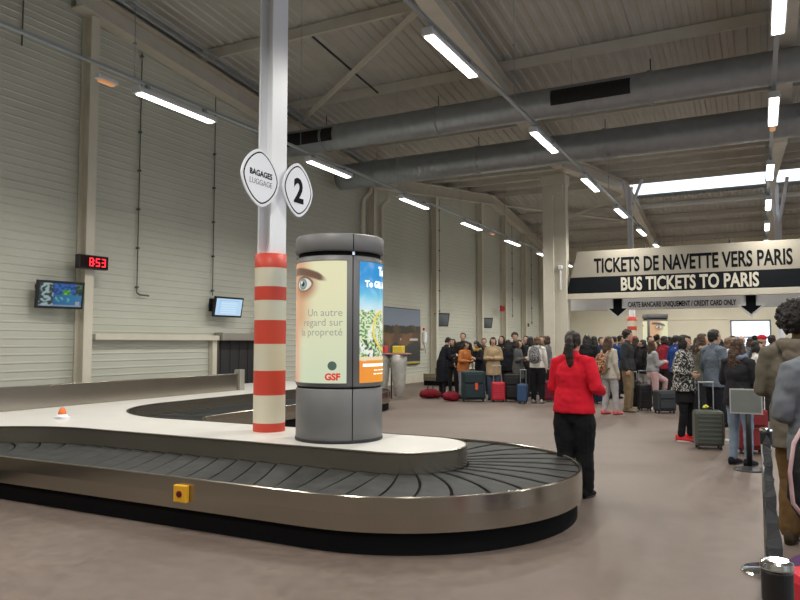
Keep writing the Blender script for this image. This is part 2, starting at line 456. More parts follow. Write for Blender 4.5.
# wall conduits with clips
def conduit(y, z0, hook, label, zt=None):
    bm = bmesh.new(); zt = zt or zr(y)-.05
    tube(bm, [(XL+.06, y, z0), (XL+.06, y, zt)], [.012], 8)
    z = z0+.1
    while z < zt: bx(bm, XL+.02, XL+.09, y-.025, y+.025, z, z+.04); z += .85
    if hook: tube(bm, [(XL+.06, y, z0), (XL+.1, y+.05, z0-.04), (XL+.12, y+.28, z0-.05)], [.018], 8)
    tag(obj('wall_conduit', bm, mat('conduit_grey', (.09, .088, .08), .5)), label, 'conduit')
conduit(10.8, 2.62, True, 'dark vertical conduit with a hooked lower end between clock and light blue screen')
conduit(13.15, 2.7, False, 'dark vertical conduit feeding the light blue screen')
conduit(26.85, 2.75, False, 'dark vertical conduit feeding the small dark wall screen above the waiting group')
conduit(36.6, 2.9, False, 'dark vertical conduit far along the left wall near the alarm box')
conduit(40.2, 2.6, False, 'dark vertical conduit above the black wall speaker')
bm = bmesh.new(); tube(bm, [(XL+.06, 8.0, 8.1), (XL+.06, 8.0, 7.0)], [.015], 8); tag(obj('wall_conduit', bm, mat('conduit_grey', (.09, .088, .08), .5)), 'short thin cable high on the wall left of the clock post', 'conduit')
# ledge panel between clock post and hatch
t = thing('wall_ledge', 'cream sheet metal ledge on the wall under the hooked conduit', 'ledge', (XL, 9.55, 0))
bm = bmesh.new(); bx(bm, .02, .22, .1, 3.7, 1.60, 1.72, bev=.008); obj('ledge_top', bm, cream, t)
bm = bmesh.new(); bx(bm, .02, .14, 3.55, 3.7, 0, 1.6); obj('side_upright', bm, cream, t)

# baggage hatch at the end of the ledge
t = thing('baggage_hatch', 'dark baggage hatch with steel shutter box in the left wall', 'hatch', (XL, 13.3, 0))
bm = bmesh.new(); bx(bm, .02, .30, -.02, 1.62, 1.60, 1.80, bev=.015); obj('shutter_box', bm, mat('shutter_steel', (.42, .40, .36), .4, .6), t)
bm = bmesh.new()
for k in range(9): bx(bm, .03, .045 + .01*(k % 2), .02+k*.172, .02+k*.172+.165, 0.02, 1.6)
obj('opening_shade_strips', bm, mat('opening_shade', (.025, .025, .027), .5), t)  # dark strips added on the uncut wall, standing in for the shaded opening
bm = bmesh.new(); bx(bm, .02, .12, 1.57, 1.64, 0, 1.6); bx(bm, .02, .12, -.02, .03, 0, 1.6); obj('side_guide', bm, steel, t)
bm = bmesh.new(); bx(bm, .1, .2, 1.46, 1.5, 1.8, 2.05, bev=.01); bx(bm, .1, .26, 1.42, 1.7, 1.8, 1.86, bev=.01); obj('sensor', bm, dark_metal, t)

# ducts
def duct(y, z, r, label, x0=-11.55, x1=11.8):
    t = thing('ventilation_duct', label, 'duct', (0, y, z))
    bm = bmesh.new(); n = 36; x = x0; prev = None
    rings = []
    xs = []
    while x < x1: xs.append((x, r)); xs.append((x+.16, r)); xs.append((x+.165, r+.0012)); xs.append((x+.175, r+.0012)); x += .18
    xs.append((x1, r))
    for xx, rr in xs: rings.append([bm.verts.new((xx, math.cos(2*PI*k/n)*rr, math.sin(2*PI*k/n)*rr)) for k in range(n)])
    for i in range(len(rings)-1):
        for k in range(n): bm.faces.new((rings[i][k], rings[i][(k+1) % n], rings[i+1][(k+1) % n], rings[i+1][k]))
    bm.faces.new(rings[0]); bm.faces.new(rings[-1])
    o = obj('duct_pipe', bm, galv, t)
    for p in o.data.polygons: p.use_smooth = True
    for xx in (-10.3, -7.0, -2.0 if y < 17 else -3.5, 1.4, 5.5):
        bm = bmesh.new(); tube(bm, [(xx, 0, 0), (xx+.09, 0, 0)], [r+.025], 36, ref=Vector((0, 0, 1)))
        obj('duct_collar', bm, galv, t)
        bm = bmesh.new(); tube(bm, [(xx+.05, 0, r), (xx+.05, 0, zr(y)+.2-z)], [.012], 6); obj('hanger', bm, dark_metal, t)
    return t
def grille(t, x0, x1, r, a0, a1):
    bm = bmesh.new(); n = 12
    for xa in [x0+k*(x1-x0)/34 for k in range(35)]:
        for j in range(n):
            A, B = R(a0+(a1-a0)*j/n), R(a0+(a1-a0)*(j+1)/n)
            q = []
            for rr in (r+.002, r+.02):
                for xx in (xa, xa+.022):
                    for ang in (A, B): q.append(bm.verts.new((xx, math.cos(ang)*rr, math.sin(ang)*rr)))
            for f in ((4, 5, 7, 6), (0, 1, 5, 4), (2, 6, 7, 3)): bm.faces.new([q[i] for i in f])
    rows = [[bm.verts.new((xx, math.cos(R(a0+(a1-a0)*j/n))*(r+.008), math.sin(R(a0+(a1-a0)*j/n))*(r+.008))) for j in range(n+1)] for xx in (x0, x1+.02)]
    for j in range(n): bm.faces.new((rows[0][j], rows[0][j+1], rows[1][j+1], rows[1][j]))
    obj('air_grille', bm, mat('grille_black', (.012, .012, .014), .6), t)
d1 = duct(15.6, 7.03, .34, 'nearer galvanised round air duct crossing under the roof, with black grilles')
grille(d1, -4.05, -2.35, .345, 150, 208)
grille(d1, -11.45, -9.9, .345, 150, 208)
d2 = duct(18.4, 6.70, .39, 'farther galvanised round air duct crossing just before the cream pillar')

# lighting rows
diff = mat('light_diffuser', (.8, .8, .8), .4, emit=(1.0, .95, .86), estr=9.0)
housing = mat('light_housing', (.62, .63, .65), .4)
def light_row(x, z, ys, rowname, y_start, y_end, spots):
    t = thing('light_rail', 'galvanised rail hung from the roof above the %s of tube lights' % rowname, 'rail', (x, 0, z+.16))
    bm = bmesh.new(); bx(bm, -.03, .03, y_start, y_end, 0, .035); obj('channel', bm, mat('rail_galv', (.42, .47, .52), .35, .7), t)
    y = y_start+.8
    while y < y_end-.3:
        bm = bmesh.new(); tube(bm, [(0, y, .03), (0, y, zr(y)+.6-z-.16)], [.006], 6)
        for k in range(3): bx(bm, -.02, .02, y-.02, y+.02, .03+k*.5, .06+k*.5)
        obj('hanger', bm, galv, t); y += 4.15
    for k, y in enumerate(ys):
        o = copy_tree(LAMP) if LAMP_USED[0] else LAMP
        LAMP_USED[0] = True
        o.location = (x, y, z); o['label'] = spots[k] if k < len(spots) else 'tube light far along the %s, hanging under the rail' % rowname
        if k >= len(spots): o['group'] = 'far tube lights of the %s' % rowname
LAMP_W = 115
LAMP = thing('tube_light', '', 'ceiling light'); LAMP_USED = [False]
bm = bmesh.new()
poly = [(-.075, .0), (.075, .0), (.085, .03), (.06, .085), (-.06, .085), (-.085, .03)]
lo_ = [bm.verts.new((a, -.8, b_)) for a, b_ in poly]; hi_ = [bm.verts.new((a, .8, b_)) for a, b_ in poly]
bm.faces.new(lo_); bm.faces.new(hi_)
for i in range(6): bm.faces.new((lo_[i], lo_[(i+1) % 6], hi_[(i+1) % 6], hi_[i]))
obj('housing', bm, housing, LAMP)
bm = bmesh.new(); bx(bm, -.062, .062, -.76, .76, -.022, .0, bev=.008); obj('diffuser', bm, diff, LAMP)
for s in (-1, 1):
    bm = bmesh.new(); bx(bm, -.03, .03, s*.6-.03, s*.6+.03, .085, .165); obj('bracket', bm, galv, LAMP)
    bm = bmesh.new(); bx(bm, -.08, .08, s*.8-.02, s*.8+.02, -.01, .09, bev=.01); obj('end_cap', bm, housing, LAMP)
li = bpy.data.lights.new('tube_lamp', 'AREA'); li.shape = 'RECTANGLE'; li.size = .1; li.size_y = 1.5
li.energy = LAMP_W; li.color = (1.0, .96, .88); li.spread = R(160)
lo = bpy.data.objects.new('tube_lamp', li); link(lo, LAMP); lo.location = (0, 0, -.03)
r1 = [7.95, 12.3, 16.4, 20.5, 24.6, 28.7, 32.8, 36.9, 41.0]
light_row(-8.0, 5.2, r1, 'left row', -2, 43.5, ['large lit tube light left of the white column, under the left rail', 'tube light between the white column and the end of the ducts', 'first tube light right of the rain pipes in the left row', 'second tube light right of the rain pipes in the left row', 'third tube light right of the rain pipes in the left row'])
r2 = [8.55, 13.1, 17.2, 21.4, 25.5, 29.6, 33.7, 37.8, 41.9]
light_row(-3.6, 5.4, r2, 'middle row', -2, 43.5, ['largest lit tube light at top centre under the middle rail', 'tube light just below the nearer duct in the middle row', 'tube light above the left end of the skylight', 'tube light beside the top of the forked column', 'tube light right of the forked column above the ticket sign'])
r3 = [8.7, 12.75, 17.3, 21.4, 25.5, 29.6, 33.7, 37.8, 41.9]
light_row(0.29, 5.3, r3, 'right row', -2, 43.5, ['tube light cut by the top edge at the upper right', 'tube light hanging in front of the nearer duct at right', 'tube light hanging in front of the bright skylight', 'tube light just under the skylight at right', 'tube light above the word PARIS on the sign'])
def lampother(x, ys, z):      # rows right of the picture that light the hall too
    light_row(x, z, ys, 'row by the right wall', -2, 43.5, [])
lampother(6.0, [0.2, 4.4, 8.6, 12.8, 17, 25.5, 33.7], 5.3)
# rows also continue behind the camera
for x, z in ((-8.0, 5.2), (-3.6, 5.4), (0.29, 5.3)):
    for y in (3.8, -.4):
        o = copy_tree(LAMP); o.location = (x, y, z); o['label'] = 'tube light hanging behind the camera end of the hall'; o['group'] = 'tube lights behind the camera'
# small emergency lamps
for (x, y, z, lab) in ((-8.0, 6.62, 5.14, 'small unlit emergency lamp with painted orange reflection left of the large left tube light'), (-8.0, 22.4, 5.2, 'tiny emergency lamp between tube lights of the left row'), (0.29, 13.75, 5.28, 'tiny emergency lamp with painted orange reflection under the right row')):
    t = thing('emergency_lamp', lab, 'lamp', (x, y, z))
    bm = bmesh.new(); bx(bm, -.05, .05, -.17, .17, .03, .10, bev=.015); obj('housing', bm, housing, t)
    bm = bmesh.new(); bx(bm, -.045, .045, -.12, .12, 0, .035, bev=.01); obj('lens', bm, mat('lens_orange_reflection', (.5, .35, .25), .3, emit=(1, .4, .12), estr=.45), t)  # lamp is unlit; the orange reflected in its lens is put in as emission
# ---------------------------------------------------------------- the baggage carousel (T-shaped loop)
START = [-.8]
def loop_samples(off, step=0.1):
    """points of the loop outline at distance off outside the deck edge, left-front to left-rear; returns list of (x,y,nx,ny)"""
    P = []
    def line(x0, y0, x1, y1):
        L = math.hypot(x1-x0, y1-y0); n = max(1, int(L/step)); dx, dy = (x1-x0)/L, (y1-y0)/L
        for i in range(n): P.append((x0+dx*L*i/n + dy*off, y0+dy*L*i/n - dx*off, dy, -dx))
    def arc(cx, cy, r, a0, a1, convex):
        n = 36; 
        for i in range(n):
            a = R(a0+(a1-a0)*i/n); rr = r+off if convex else r-off
            s = 1 if convex else -1
            P.append((cx+rr*math.cos(a), cy+rr*math.sin(a), s*math.cos(a), s*math.sin(a)))
    ys = START[0]
    line(-10.9, ys-.8, -9.4, ys-.8)
    arc(-9.4, ys, .8, -90, 0, True)
    line(-8.6, ys, -8.6, 3.67)
    arc(-6.8, 3.67, 1.8, 180, 90, False)
    line(-6.8, 5.47, -3.06, 5.47)
    arc(-3.06, 6.06, .59, -90, 90, True)
    line(-3.06, 6.65, -6.8, 6.65)
    arc(-6.8, 8.45, 1.8, 270, 180, False)
    line(-8.6, 8.45, -8.6, 13.75)
    arc(-9.4, 13.75, .8, 0, 90, True)
    line(-9.4, 14.55, -10.9, 14.55)
    P.append((-10.9, 14.55+off, 0, 1))
    return P
def ribbon(bm, prof, mi=0):
    """prof: list of (offset, z)"""
    rows = [[bm.verts.new((p[0], p[1], z)) for p in loop_samples(o)] for o, z in prof]
    for i in range(len(rows)-1):
        for k in range(len(rows[0])-1):
            f = bm.faces.new((rows[i][k], rows[i][k+1], rows[i+1][k+1], rows[i+1][k])); f.material_index = mi; f.smooth = True
    for r in rows:
        for a, b in zip(r, r[1:]):
            e = bm.edges.get((a, b))
            if e: e.smooth = False
BW = 1.05
def carousel(label, rest=True):
    t = thing('baggage_carousel', label, 'baggage carousel', (-3, 6.06, 0))
    off = Matrix.Translation((3, -6.06, 0))
    def part(name, bm, m, smooth=False, parent=t):
        bmesh.ops.transform(bm, matrix=off, verts=bm.verts[:]); return obj(name, bm, m, parent, smooth)
    # deck top
    bm = bmesh.new(); o = loop_samples(0.0)
    poly = [(p[0], p[1]) for p in o]
    lo = [bm.verts.new((x, y, .565)) for x, y in poly]; hi = [bm.verts.new((x, y, .58)) for x, y in poly]
    for tri in tessellate_polygon([[Vector((x, y, 0)) for x, y in poly]]):
        bm.faces.new([lo[k] for k in tri]); bm.faces.new([hi[k] for k in tri[::-1]])
    for i in range(len(poly)): j = (i+1) % len(poly); bm.faces.new((lo[i], lo[j], hi[j], hi[i]))
    part('deck', bm, laminate)
    bm = bmesh.new(); ribbon(bm, [(.005, .36), (.005, .565), (.012, .575), (.012, .583), (-.01, .586)]); part('inner_skirt', bm, steel)
    # overlapping belt plates
    bm = bmesh.new(); A = loop_samples(0.02, .06); B = loop_samples(BW-.03, .06)
    mid = [Vector(((a[0]+b[0])/2, (a[1]+b[1])/2)) for a, b in zip(A, B)]
    S = [0]
    for i in range(1, len(mid)): S.append(S[-1]+(mid[i]-mid[i-1]).length)
    def at(s, w):
        s = max(0, min(S[-1]-1e-4, s)); lo, hi = 0, len(S)-1
        while hi-lo > 1:
            m_ = (lo+hi)//2
            if S[m_] <= s: lo = m_
            else: hi = m_
        f = (s-S[lo])/(S[hi]-S[lo]); a = [A[lo][k]*(1-f)+A[hi][k]*f for k in (0, 1)]; b = [B[lo][k]*(1-f)+B[hi][k]*f for k in (0, 1)]
        return a[0]*(1-w)+b[0]*w, a[1]*(1-w)+b[1]*w
    def ang(s_):
        a, b = at(s_, 0), at(s_, 1); return math.atan2(b[1]-a[1], b[0]-a[0])
    def skw(s_):
        d = ang(s_+.8)-ang(s_-.8); d = (d+PI) % (2*PI)-PI
        return .48 - .70*max(0, min(1, d/1.4))
    s = 0.5; pitch = .24
    while s < S[-1]-.4:
        rows = []
        for e, z in ((0.0, .398), (0.016, .403), (pitch*.5, .400), (pitch-.022, .393)):
            row = []
            for k in range(9):
                w = k/8; sk = (w-.5)*skw(s+e) + .02*math.sin(PI*w)
                x, y = at(s+e+sk, w); row.append(bm.verts.new((x, y, z)))
            rows.append(row)
        skirt = [bm.verts.new((v.co.x, v.co.y, .378)) for v in rows[0]]
        rows = [skirt]+rows
        for i in range(len(rows)-1):
            for k in range(8): bm.faces.new((rows[i][k], rows[i][k+1], rows[i+1][k+1], rows[i+1][k]))
        s += pitch
    part('belt', bm, rubber, parent=t)
    bm = bmesh.new(); ribbon(bm, [(.0, .376), (BW, .376)]); part('belt_tray', bm, black_matte)
    bm = bmesh.new(); ribbon(bm, [(BW-.025, .36), (BW-.025, .423), (BW-.02, .43), (BW-.004, .43), (BW, .423), (BW+.004, .30), (BW, .172), (BW-.02, .162), (BW-.03, .18)])
    part('outer_rim', bm, steel, smooth=False)
    bm = bmesh.new(); ribbon(bm, [(BW-.04, .20), (BW-.045, .03), (BW-.045, .0)]); part('plinth', bm, black_matte)
    # tall stainless back wall
    bm = bmesh.new(); bx(bm, -9.53, -9.45, START[0]-.6, 11.2, .582, .925, bev=.01); part('back_wall', bm, steel)
    bm = bmesh.new(); bx(bm, -9.56, -9.4, 11.2, 11.34, .582, 1.0, bev=.012); part('back_wall_post', bm, mat('shutter_steel', (.42, .40, .36), .4, .6))
    if rest:
        e = Vector((-4.29, 4.36, 0)); bm = bmesh.new(); bx(bm, -4.36, -4.22, 4.37, 4.414, .235, .375, bev=.008)
        eb = part('emergency_stop', bm, mat('safety_yellow', (.80, .42, .02), .4))
        bm = bmesh.new(); tube(bm, [(-4.29, 4.372, .305), (-4.29, 4.360, .305)], [.026], 20)
        tube(bm, [(-4.29, 4.361, .305), (-4.29, 4.353, .305)], [.021], 20)
        bmesh.ops.transform(bm, matrix=off, verts=bm.verts[:]); obj('stop_button', bm, mat('dark_red_button', (.12, .004, .02), .3), eb)
        bm = bmesh.new(); x, y, wz = -7.93, 6.02, -.04
        prism(bm, [(x-.11, y-.05), (x+.11, y-.05), (x+.08, y+.06), (x-.08, y+.06)], .58, .61)
        lathe(bm, [(.075, .61), (.06, .632), (.05, .64)], x, y, 24)
        wl = part('warning_light_base', bm, signwhite)
        bm = bmesh.new(); lathe(bm, [(.05, .64), (.047, .66), (.032, .705), (.014, .725), (.003, .728)], x, y, 24)
        bmesh.ops.transform(bm, matrix=off, verts=bm.verts[:]); obj('warning_lens', bm, mat('orange_lens', (.75, .16, .03), .25), wl, True)
    return t
carousel('long stainless T-shaped baggage carousel with dark overlapping rubber plates in the foreground')
START[0] = 3.2
c2 = carousel('second baggage carousel standing behind the waiting crowd in the distance', False); c2.location.y += 21.7

# white column with signs and striped protective sleeve
def column(x, y, top, label, near=True):
    t = thing('steel_column', label, 'column', (x, y, .58)); t.scale = (1.043,)*3
    bm = bmesh.new(); z0 = -.02; z1 = top/1.043-.58
    bx(bm, .08, .10, -.13, .13, z0, z1); bx(bm, -.08, -.06, -.13, .13, z0, z1); bx(bm, -.08, .08, -.008, .008, z0, z1)
    obj('column_shaft', bm, white_paint, t)
    zs = [(0.0, .09, 1), (.09, .38, 0), (.38, .635, 1), (.635, .915, 0), (.915, 1.165, 1), (1.165, 1.375, 0), (1.375, 1.52, 1), (1.52, 1.72, 0), (1.72, 1.87, 1)]
    bm = bmesh.new(); n = 40
    for a, b_, mi in zs:
        lathe_r = .168
        rings = []
        for z in (a, b_):
            ring = []
            for k in range(n):
                an = 2*PI*k/n; p = 5.0; c_, s_ = math.cos(an), math.sin(an)
                rr = lathe_r/((abs(c_)**p+abs(s_)**p)**(1/p)) if False else lathe_r
                ring.append(bm.verts.new((rr*c_, rr*s_, z)))
            rings.append(ring)
        for k in range(n):
            f = bm.faces.new((rings[0][k], rings[0][(k+1) % n], rings[1][(k+1) % n], rings[1][k])); f.material_index = mi; f.smooth = True
        if b_ == 1.87:
            f = bm.faces.new(rings[1]); f.material_index = mi
    bmesh.ops.remove_doubles(bm, verts=bm.verts[:], dist=1e-5)
    obj('striped_sleeve', bm, [cream_foam, red_foam], t)
    return t
CX, CY = -4.85, 6.27
column(CX, CY, zr(6)+0.0, 'white steel column with red and cream striped sleeve standing on the carousel deck')
column(-4.36, 27.9, zr(27.9)-.2, 'distant white column with red and cream striped sleeve above the crowd')
fc = [o for o in bpy.data.objects if o.name == 'steel_column.001'][0]
for sx in (-1, 1):
    bm = bmesh.new(); tube(bm, [(sx*.04, 0, 5.9), (sx*.35, .7, (zr(28.6)+.1)/1.043-.58)], [.06], 4); obj('fork_arm', bm, white_paint, fc)
def egg(bm, w, h, z0, z1, mi, skew=0.0):
    pts = []
    for k in range(48):
        a = 2*PI*k/48; c_, s_ = math.cos(a), math.sin(a); p = 1.6
        rr = 1/((abs(c_)**p+abs(s_)**p)**(1/p))
        pts.append((w*rr*c_*.98, h*rr*s_+skew*rr*c_))
    prism(bm, pts, z0, z1, mi)
def hang_sign(yc, zc, w, h, label, lines):
    x = -4.70
    t = thing('hanging_sign', label, 'sign', (x, yc, zc)); t.scale = (1.043,)*3
    M = Matrix(((0, 0, 1, 0), (1, 0, 0, 0), (0, 1, 0, 0), (0, 0, 0, 1)))       # reads along +Y, faces +X
    def P(name, bm, m): bmesh.ops.transform(bm, matrix=M, verts=bm.verts[:]); return obj(name, bm, m, t)
    bm = bmesh.new(); egg(bm, w, h, -.012, .0, 0); P('sign_plate', bm, signwhite)
    bm = bmesh.new(); egg(bm, w*.90, h*.90, 0, .0015, 0); P('black_outline', bm, ink)
    bm = bmesh.new(); egg(bm, w*.84, h*.85, .0015, .003, 0); P('sign_face', bm, signwhite)
    s = 1 if yc < CY else -1
    for zz in (-.08, .08):
        bm = bmesh.new(); bx(bm, -.06, -.012, s*w*.6, s*(abs(yc-CY)-.1), zz-.012, zz+.012); obj('bracket', bm, galv, t)
    for nm, body, x0, x1, y0, cap, bold, m_ in lines:
        text_fit(nm, body, x0, x1, cap, m_, M @ Matrix.Translation((0, y0, .0035)), t, bold=bold)
grey_ink = mat('grey_ink', (.22, .22, .24), .5)
hang_sign(5.89, 3.307, .315, .30, 'white rounded sign reading BAGAGES LUGGAGE on the left of the white column',
          [('text_bagages', 'BAGAGES', -.18, .18, .012, .058, .002, ink), ('text_luggage', 'LUGGAGE', -.18, .18, -.078, .058, -.0005, grey_ink)])
hang_sign(6.57, 3.307, .285, .30, 'white rounded sign with a large number 2 on the right of the white column',
          [('text_number', '2', -.085, .095, -.135, .26, .012, ink)])

# illuminated advertising column
def eye_art(s, t):
    phi = -95+104*s                    # degrees round the drum, 0 towards the camera
    c = mix((.72, .76, .52), (.84, .81, .52), sst(.2, .9, t))
    c = mix(c, (.60, .70, .52), sst(.35, 0, t)*.5)
    a = phi; z = t
    warm = sst(-30, -62, a)*sst(.30, .55, z)
    c = mix(c, (.70, .40, .22), warm*.95)
    warm2 = sst(-50, -75, a)*sst(.62, .35, z)
    c = mix(c, (.72, .33, .2), warm2*.8)
    # shade around the eye
    d = math.hypot((a+52)/24, (z-.80)/.12)
    c = mix(c, (.46, .21, .11), sst(1.25, .4, d)*.92)
    # brow
    bz = .945 - .0018*(a+65) - .00003*(a+40)**2
    w = .022*sst(-14, -30, a)+.007
    c = mix(c, (.17, .09, .055), sst(w+.012, w-.006, abs(z-bz))*sst(-14, -26, a)*sst(-90, -80, a))
    # eye opening
    u = (a+53)/14.5; v = (z-.815)/.055
    inside = 1-(u*u*.9+abs(v)**1.6)
    if inside > 0:
        c = mix((.25, .12, .08), (.80, .78, .70), sst(0, .22, inside))
        ir = math.hypot((a+55)/9.0, (z-.817)/.052)
        c = mix(c, (.18, .25, .25), sst(1.0, .85, ir)); c = mix(c, (.42, .50, .48), sst(.8, .5, ir)*.6)
        c = mix(c, (.01, .01, .01), sst(.45, .35, ir))
        if math.hypot((a+58)/2.2, (z-.832)/.013) < 1: c = (.95, .95, .9)
    elif inside > -.35: c = mix(c, (.10, .05, .035), .8 if v > 0 else .45)
    return c
def city_art(s, t):
    n = noise.noise(Vector((s*28, t*60, 3))); n2 = noise.noise(Vector((s*9, t*14, 8)))
    if t > .60:
        c = mix((.16, .62, .85), (.01, .30, .72), sst(.66, .9, t)); c = mix(c, (.75, .93, .98), sst(.74, .6, t)*.8)
        c = mix(c, (.8, .95, 1), max(0, n2)*.35)
    elif t > .21:
        c = mix((.75, .85, .50), (.10, .28, .10), sst(-.12, .18, n)); c = mix(c, (.9, .92, .85), sst(.18, .35, n2+n*.5))
        if t < .36: c = mix(c, (.02, .03, .02), sst(.05, .3, noise.noise(Vector((s*24, t*34, 1))))*.95)
        yl = abs(math.hypot((s-.52)/.30, (t-.44)/.17)-1); c = mix(c, (.95, .72, .08), sst(.09, .03, yl))
    elif t > .185 + .01*n2: c = mix((.9, .85, .6), (1, .5, .1), .3)
    else: c = mix((.92, .30, .02), (.95, .45, .04), s)
    return c
def ad_column(x, y, label, fine=True):
    t = thing('advertising_column', label, 'advertising column', (x, y, .58), R(-57.9)); t.scale = (1.043,)*3
    r = .42
    def ring_piece(name, z0, z1, rr, m, bev=.012, parent=t):
        bm = bmesh.new(); lathe(bm, [(rr-bev, z0), (rr, z0+bev), (rr, z1-bev), (rr-bev, z1)], 0, 0, 64)
        o = obj(name, bm, m, parent)
        for p in o.data.polygons: p.use_smooth = len(p.vertices) == 4 and abs(p.normal.z) < .3
        return o
    lathe_base = ring_piece('base_drum', 0, .50, r, col_grey)
    ring_piece('base_ring', 0.0, .03, r+.006, dark_metal, .004)
    ring_piece('base_groove', .50, .515, r-.012, black_matte, .002)
    ring_piece('poster_drum', .515, 1.745, r, col_grey)
    ring_piece('top_groove', 1.745, 1.785, r-.02, black_matte, .002)
    ring_piece('top_cap', 1.785, 1.95, r+.014, col_grey)
    for a in (17, 137, 257):
        bm = bmesh.new(); c_, s_ = math.cos(R(a)), math.sin(R(a))
        M = Matrix.Rotation(R(a), 4, 'Z')
        bx(bm, r-.006, r+.0015, -.004, .004, .03, 1.75, M=M); bx(bm, r+.010, r+.0155, -.004, .004, 1.79, 1.945, M=M); obj('panel_seam', bm, black_matte, t)
        bm = bmesh.new(); bx(bm, r-.01, r+.016, -.012, .012, 1.745, 1.775, M=M); obj('latch', bm, chrome, t)
    zb, zt = .555, 1.69
    bend = lambda rr, a0, z: Vector((rr*math.cos(a0), rr*math.sin(a0), z))
    arts = [(-95, 9, eye_art, 'lit_poster_eye'), (26, 130, city_art, 'lit_poster_city'), (146, 250, city_art, 'lit_poster_city')]
    if not fine: arts = [(a[0], a[1], eye_art, '') for a in arts]
    for a0, a1, fn, nm in arts:
        nx, ny = (170, 200) if fine else (40, 50)
        p = painted('lit_poster', .75, 1.14, nx, ny, fn, POSTER, t, lambda s, q: bend(r+.004, R(a0+(a1-a0)*s), zb+(zt-zb)*q))
        bm = bmesh.new()
        for zz in (zb-.008, zt): # thin frame
            rows = [[bm.verts.new(bend(r+rr, R(a0-1+(a1-a0+2)*k/30), zz+dz)) for k in range(31)] for rr, dz in ((.001, 0), (.007, 0), (.007, .008), (.001, .008))]
            for i in range(3):
                for k in range(30): bm.faces.new((rows[i][k], rows[i][k+1], rows[i+1][k+1], rows[i+1][k]))
        obj('poster_frame', bm, col_grey, t)
        if fine:
            def tx(nm, body, phi_r, z, size, m, align='RIGHT', bold=0, parent=p):
                text(nm, body, size, m, None, parent, bold=bold, align=align, ext=.0005,
                     bend=lambda co: bend(r+.006+co.z, R(phi_r)+co.x/r, z+co.y))
            if fn is eye_art:
                gt = mat('soft_grey_print', (.10, .10, .09), .6, emit=(.42, .43, .36), estr=.75)
                tx('slogan_text', 'Un autre', 4, 1.175, .098, gt); tx('slogan_text', 'regard sur', 4, 1.085, .098, gt); tx('slogan_text', 'la propreté', 4, .995, .098, gt)
                gr = mat('logo_red', (.4, .02, .02), .5, emit=(.55, .03, .02), estr=.9)
                tx('logo_text', 'GSF', 1, .585, .085, gr, bold=.004)
                bm = bmesh.new()
                for k in range(1):
                    cxx, czz = R(-9), .715
                    ctr = bm.verts.new(bend(r+.006, cxx, czz)); rg = [bm.verts.new(bend(r+.0062, cxx+.042*math.cos(2*PI*i/24)/r, czz+.042*math.sin(2*PI*i/24))) for i in range(24)]
                    for i in range(24): bm.faces.new((ctr, rg[i], rg[(i+1) % 24]))
                obj('logo_globe', bm, mat('globe_print', (.03, .05, .04), .5, emit=(.06, .10, .08), estr=1), p)
            elif a0 == 26:
                wt = mat('white_print', (.7, .7, .7), .5, emit=(1, 1, 1), estr=1.3)
                tx('headline_text', 'Te', 61, 1.575, .12, wt, 'LEFT', .004)
                tx('headline_text', 'To GILI A', 34, 1.455, .085, wt, 'LEFT', .003)
                for k, (zz, w_) in enumerate(((.705, 60), (.665, 40), (.63, 30))):
                    bm = bmesh.new(); aa = 31 if k == 0 else 48; h_ = .026 if k == 0 else .008
                    rows = [[bm.verts.new(bend(r+.0056, R(aa+w_*q/20), zz+dz)) for q in range(21)] for dz in (0, h_)]
                    for q in range(20):
                        if k == 0 or q % 5: bm.faces.new((rows[0][q], rows[0][q+1], rows[1][q+1], rows[1][q]))
                    obj('small_print', bm, wt, p)
    return t
POSTER = paint_mat('lit_poster_print', 1.05)
ad_column(-3.84, 6.11, 'grey drum-shaped advertising column with lit eye poster on the carousel deck')
a2 = ad_column(-3.5, 27.75, 'distant advertising column with a lit eye poster seen above the crowd', False)
a2.rotation_euler.z = R(-57.9+45)

# ---------------------------------------------------------------- clock and screens on the left wall
t = thing('digital_clock', 'black digital clock with red figures on the left wall post', 'clock', (XL+.36, 9.35, 3.11), R(-4))
bm = bmesh.new(); bx(bm, -.0, .14, -.32, .32, -.135, .135, bev=.012); obj('clock_case', bm, black_pl, t)
bm = bmesh.new(); bx(bm, .14, .143, -.30, .30, -.115, .115); obj('clock_glass', bm, mat('clock_glass', (.01, .003, .003), .15), t)
bm = bmesh.new(); bx(bm, -.08, .0, -.06, .06, -.05, .05); obj('wall_bracket', bm, dark_metal, t)
redled = mat('red_led', (.3, .0, .0), .5, emit=(1, .015, .03), estr=4.0)
SEG = {'8': 'abcdefg', '5': 'afgcd', '3': 'abgcd'}
def digit(bm, ch, y, w=.085, h=.16):
    q = .018; hh = h/2
    segs = {'a': (y, y+w, hh-q, hh), 'd': (y, y+w, -hh, -hh+q), 'g': (y, y+w, -q/2, q/2), 'f': (y, y+q, 0, hh), 'e': (y, y+q, -hh, 0), 'b': (y+w-q, y+w, 0, hh), 'c': (y+w-q, y+w, -hh, 0)}
    for s in SEG[ch]:
        a, b_, c, d = segs[s]; bx(bm, .144, .146, a, b_, c, d)
for ch, y in (('8', -.105), ('5', .035), ('3', .165)):
    bm = bmesh.new(); digit(bm, ch, y); obj('digit', bm, redled, t)
bm = bmesh.new(); bx(bm, .144, .146, -.008, .008, .025, .045); bx(bm, .144, .146, -.008, .008, -.045, -.025); obj('colon', bm, redled, t)

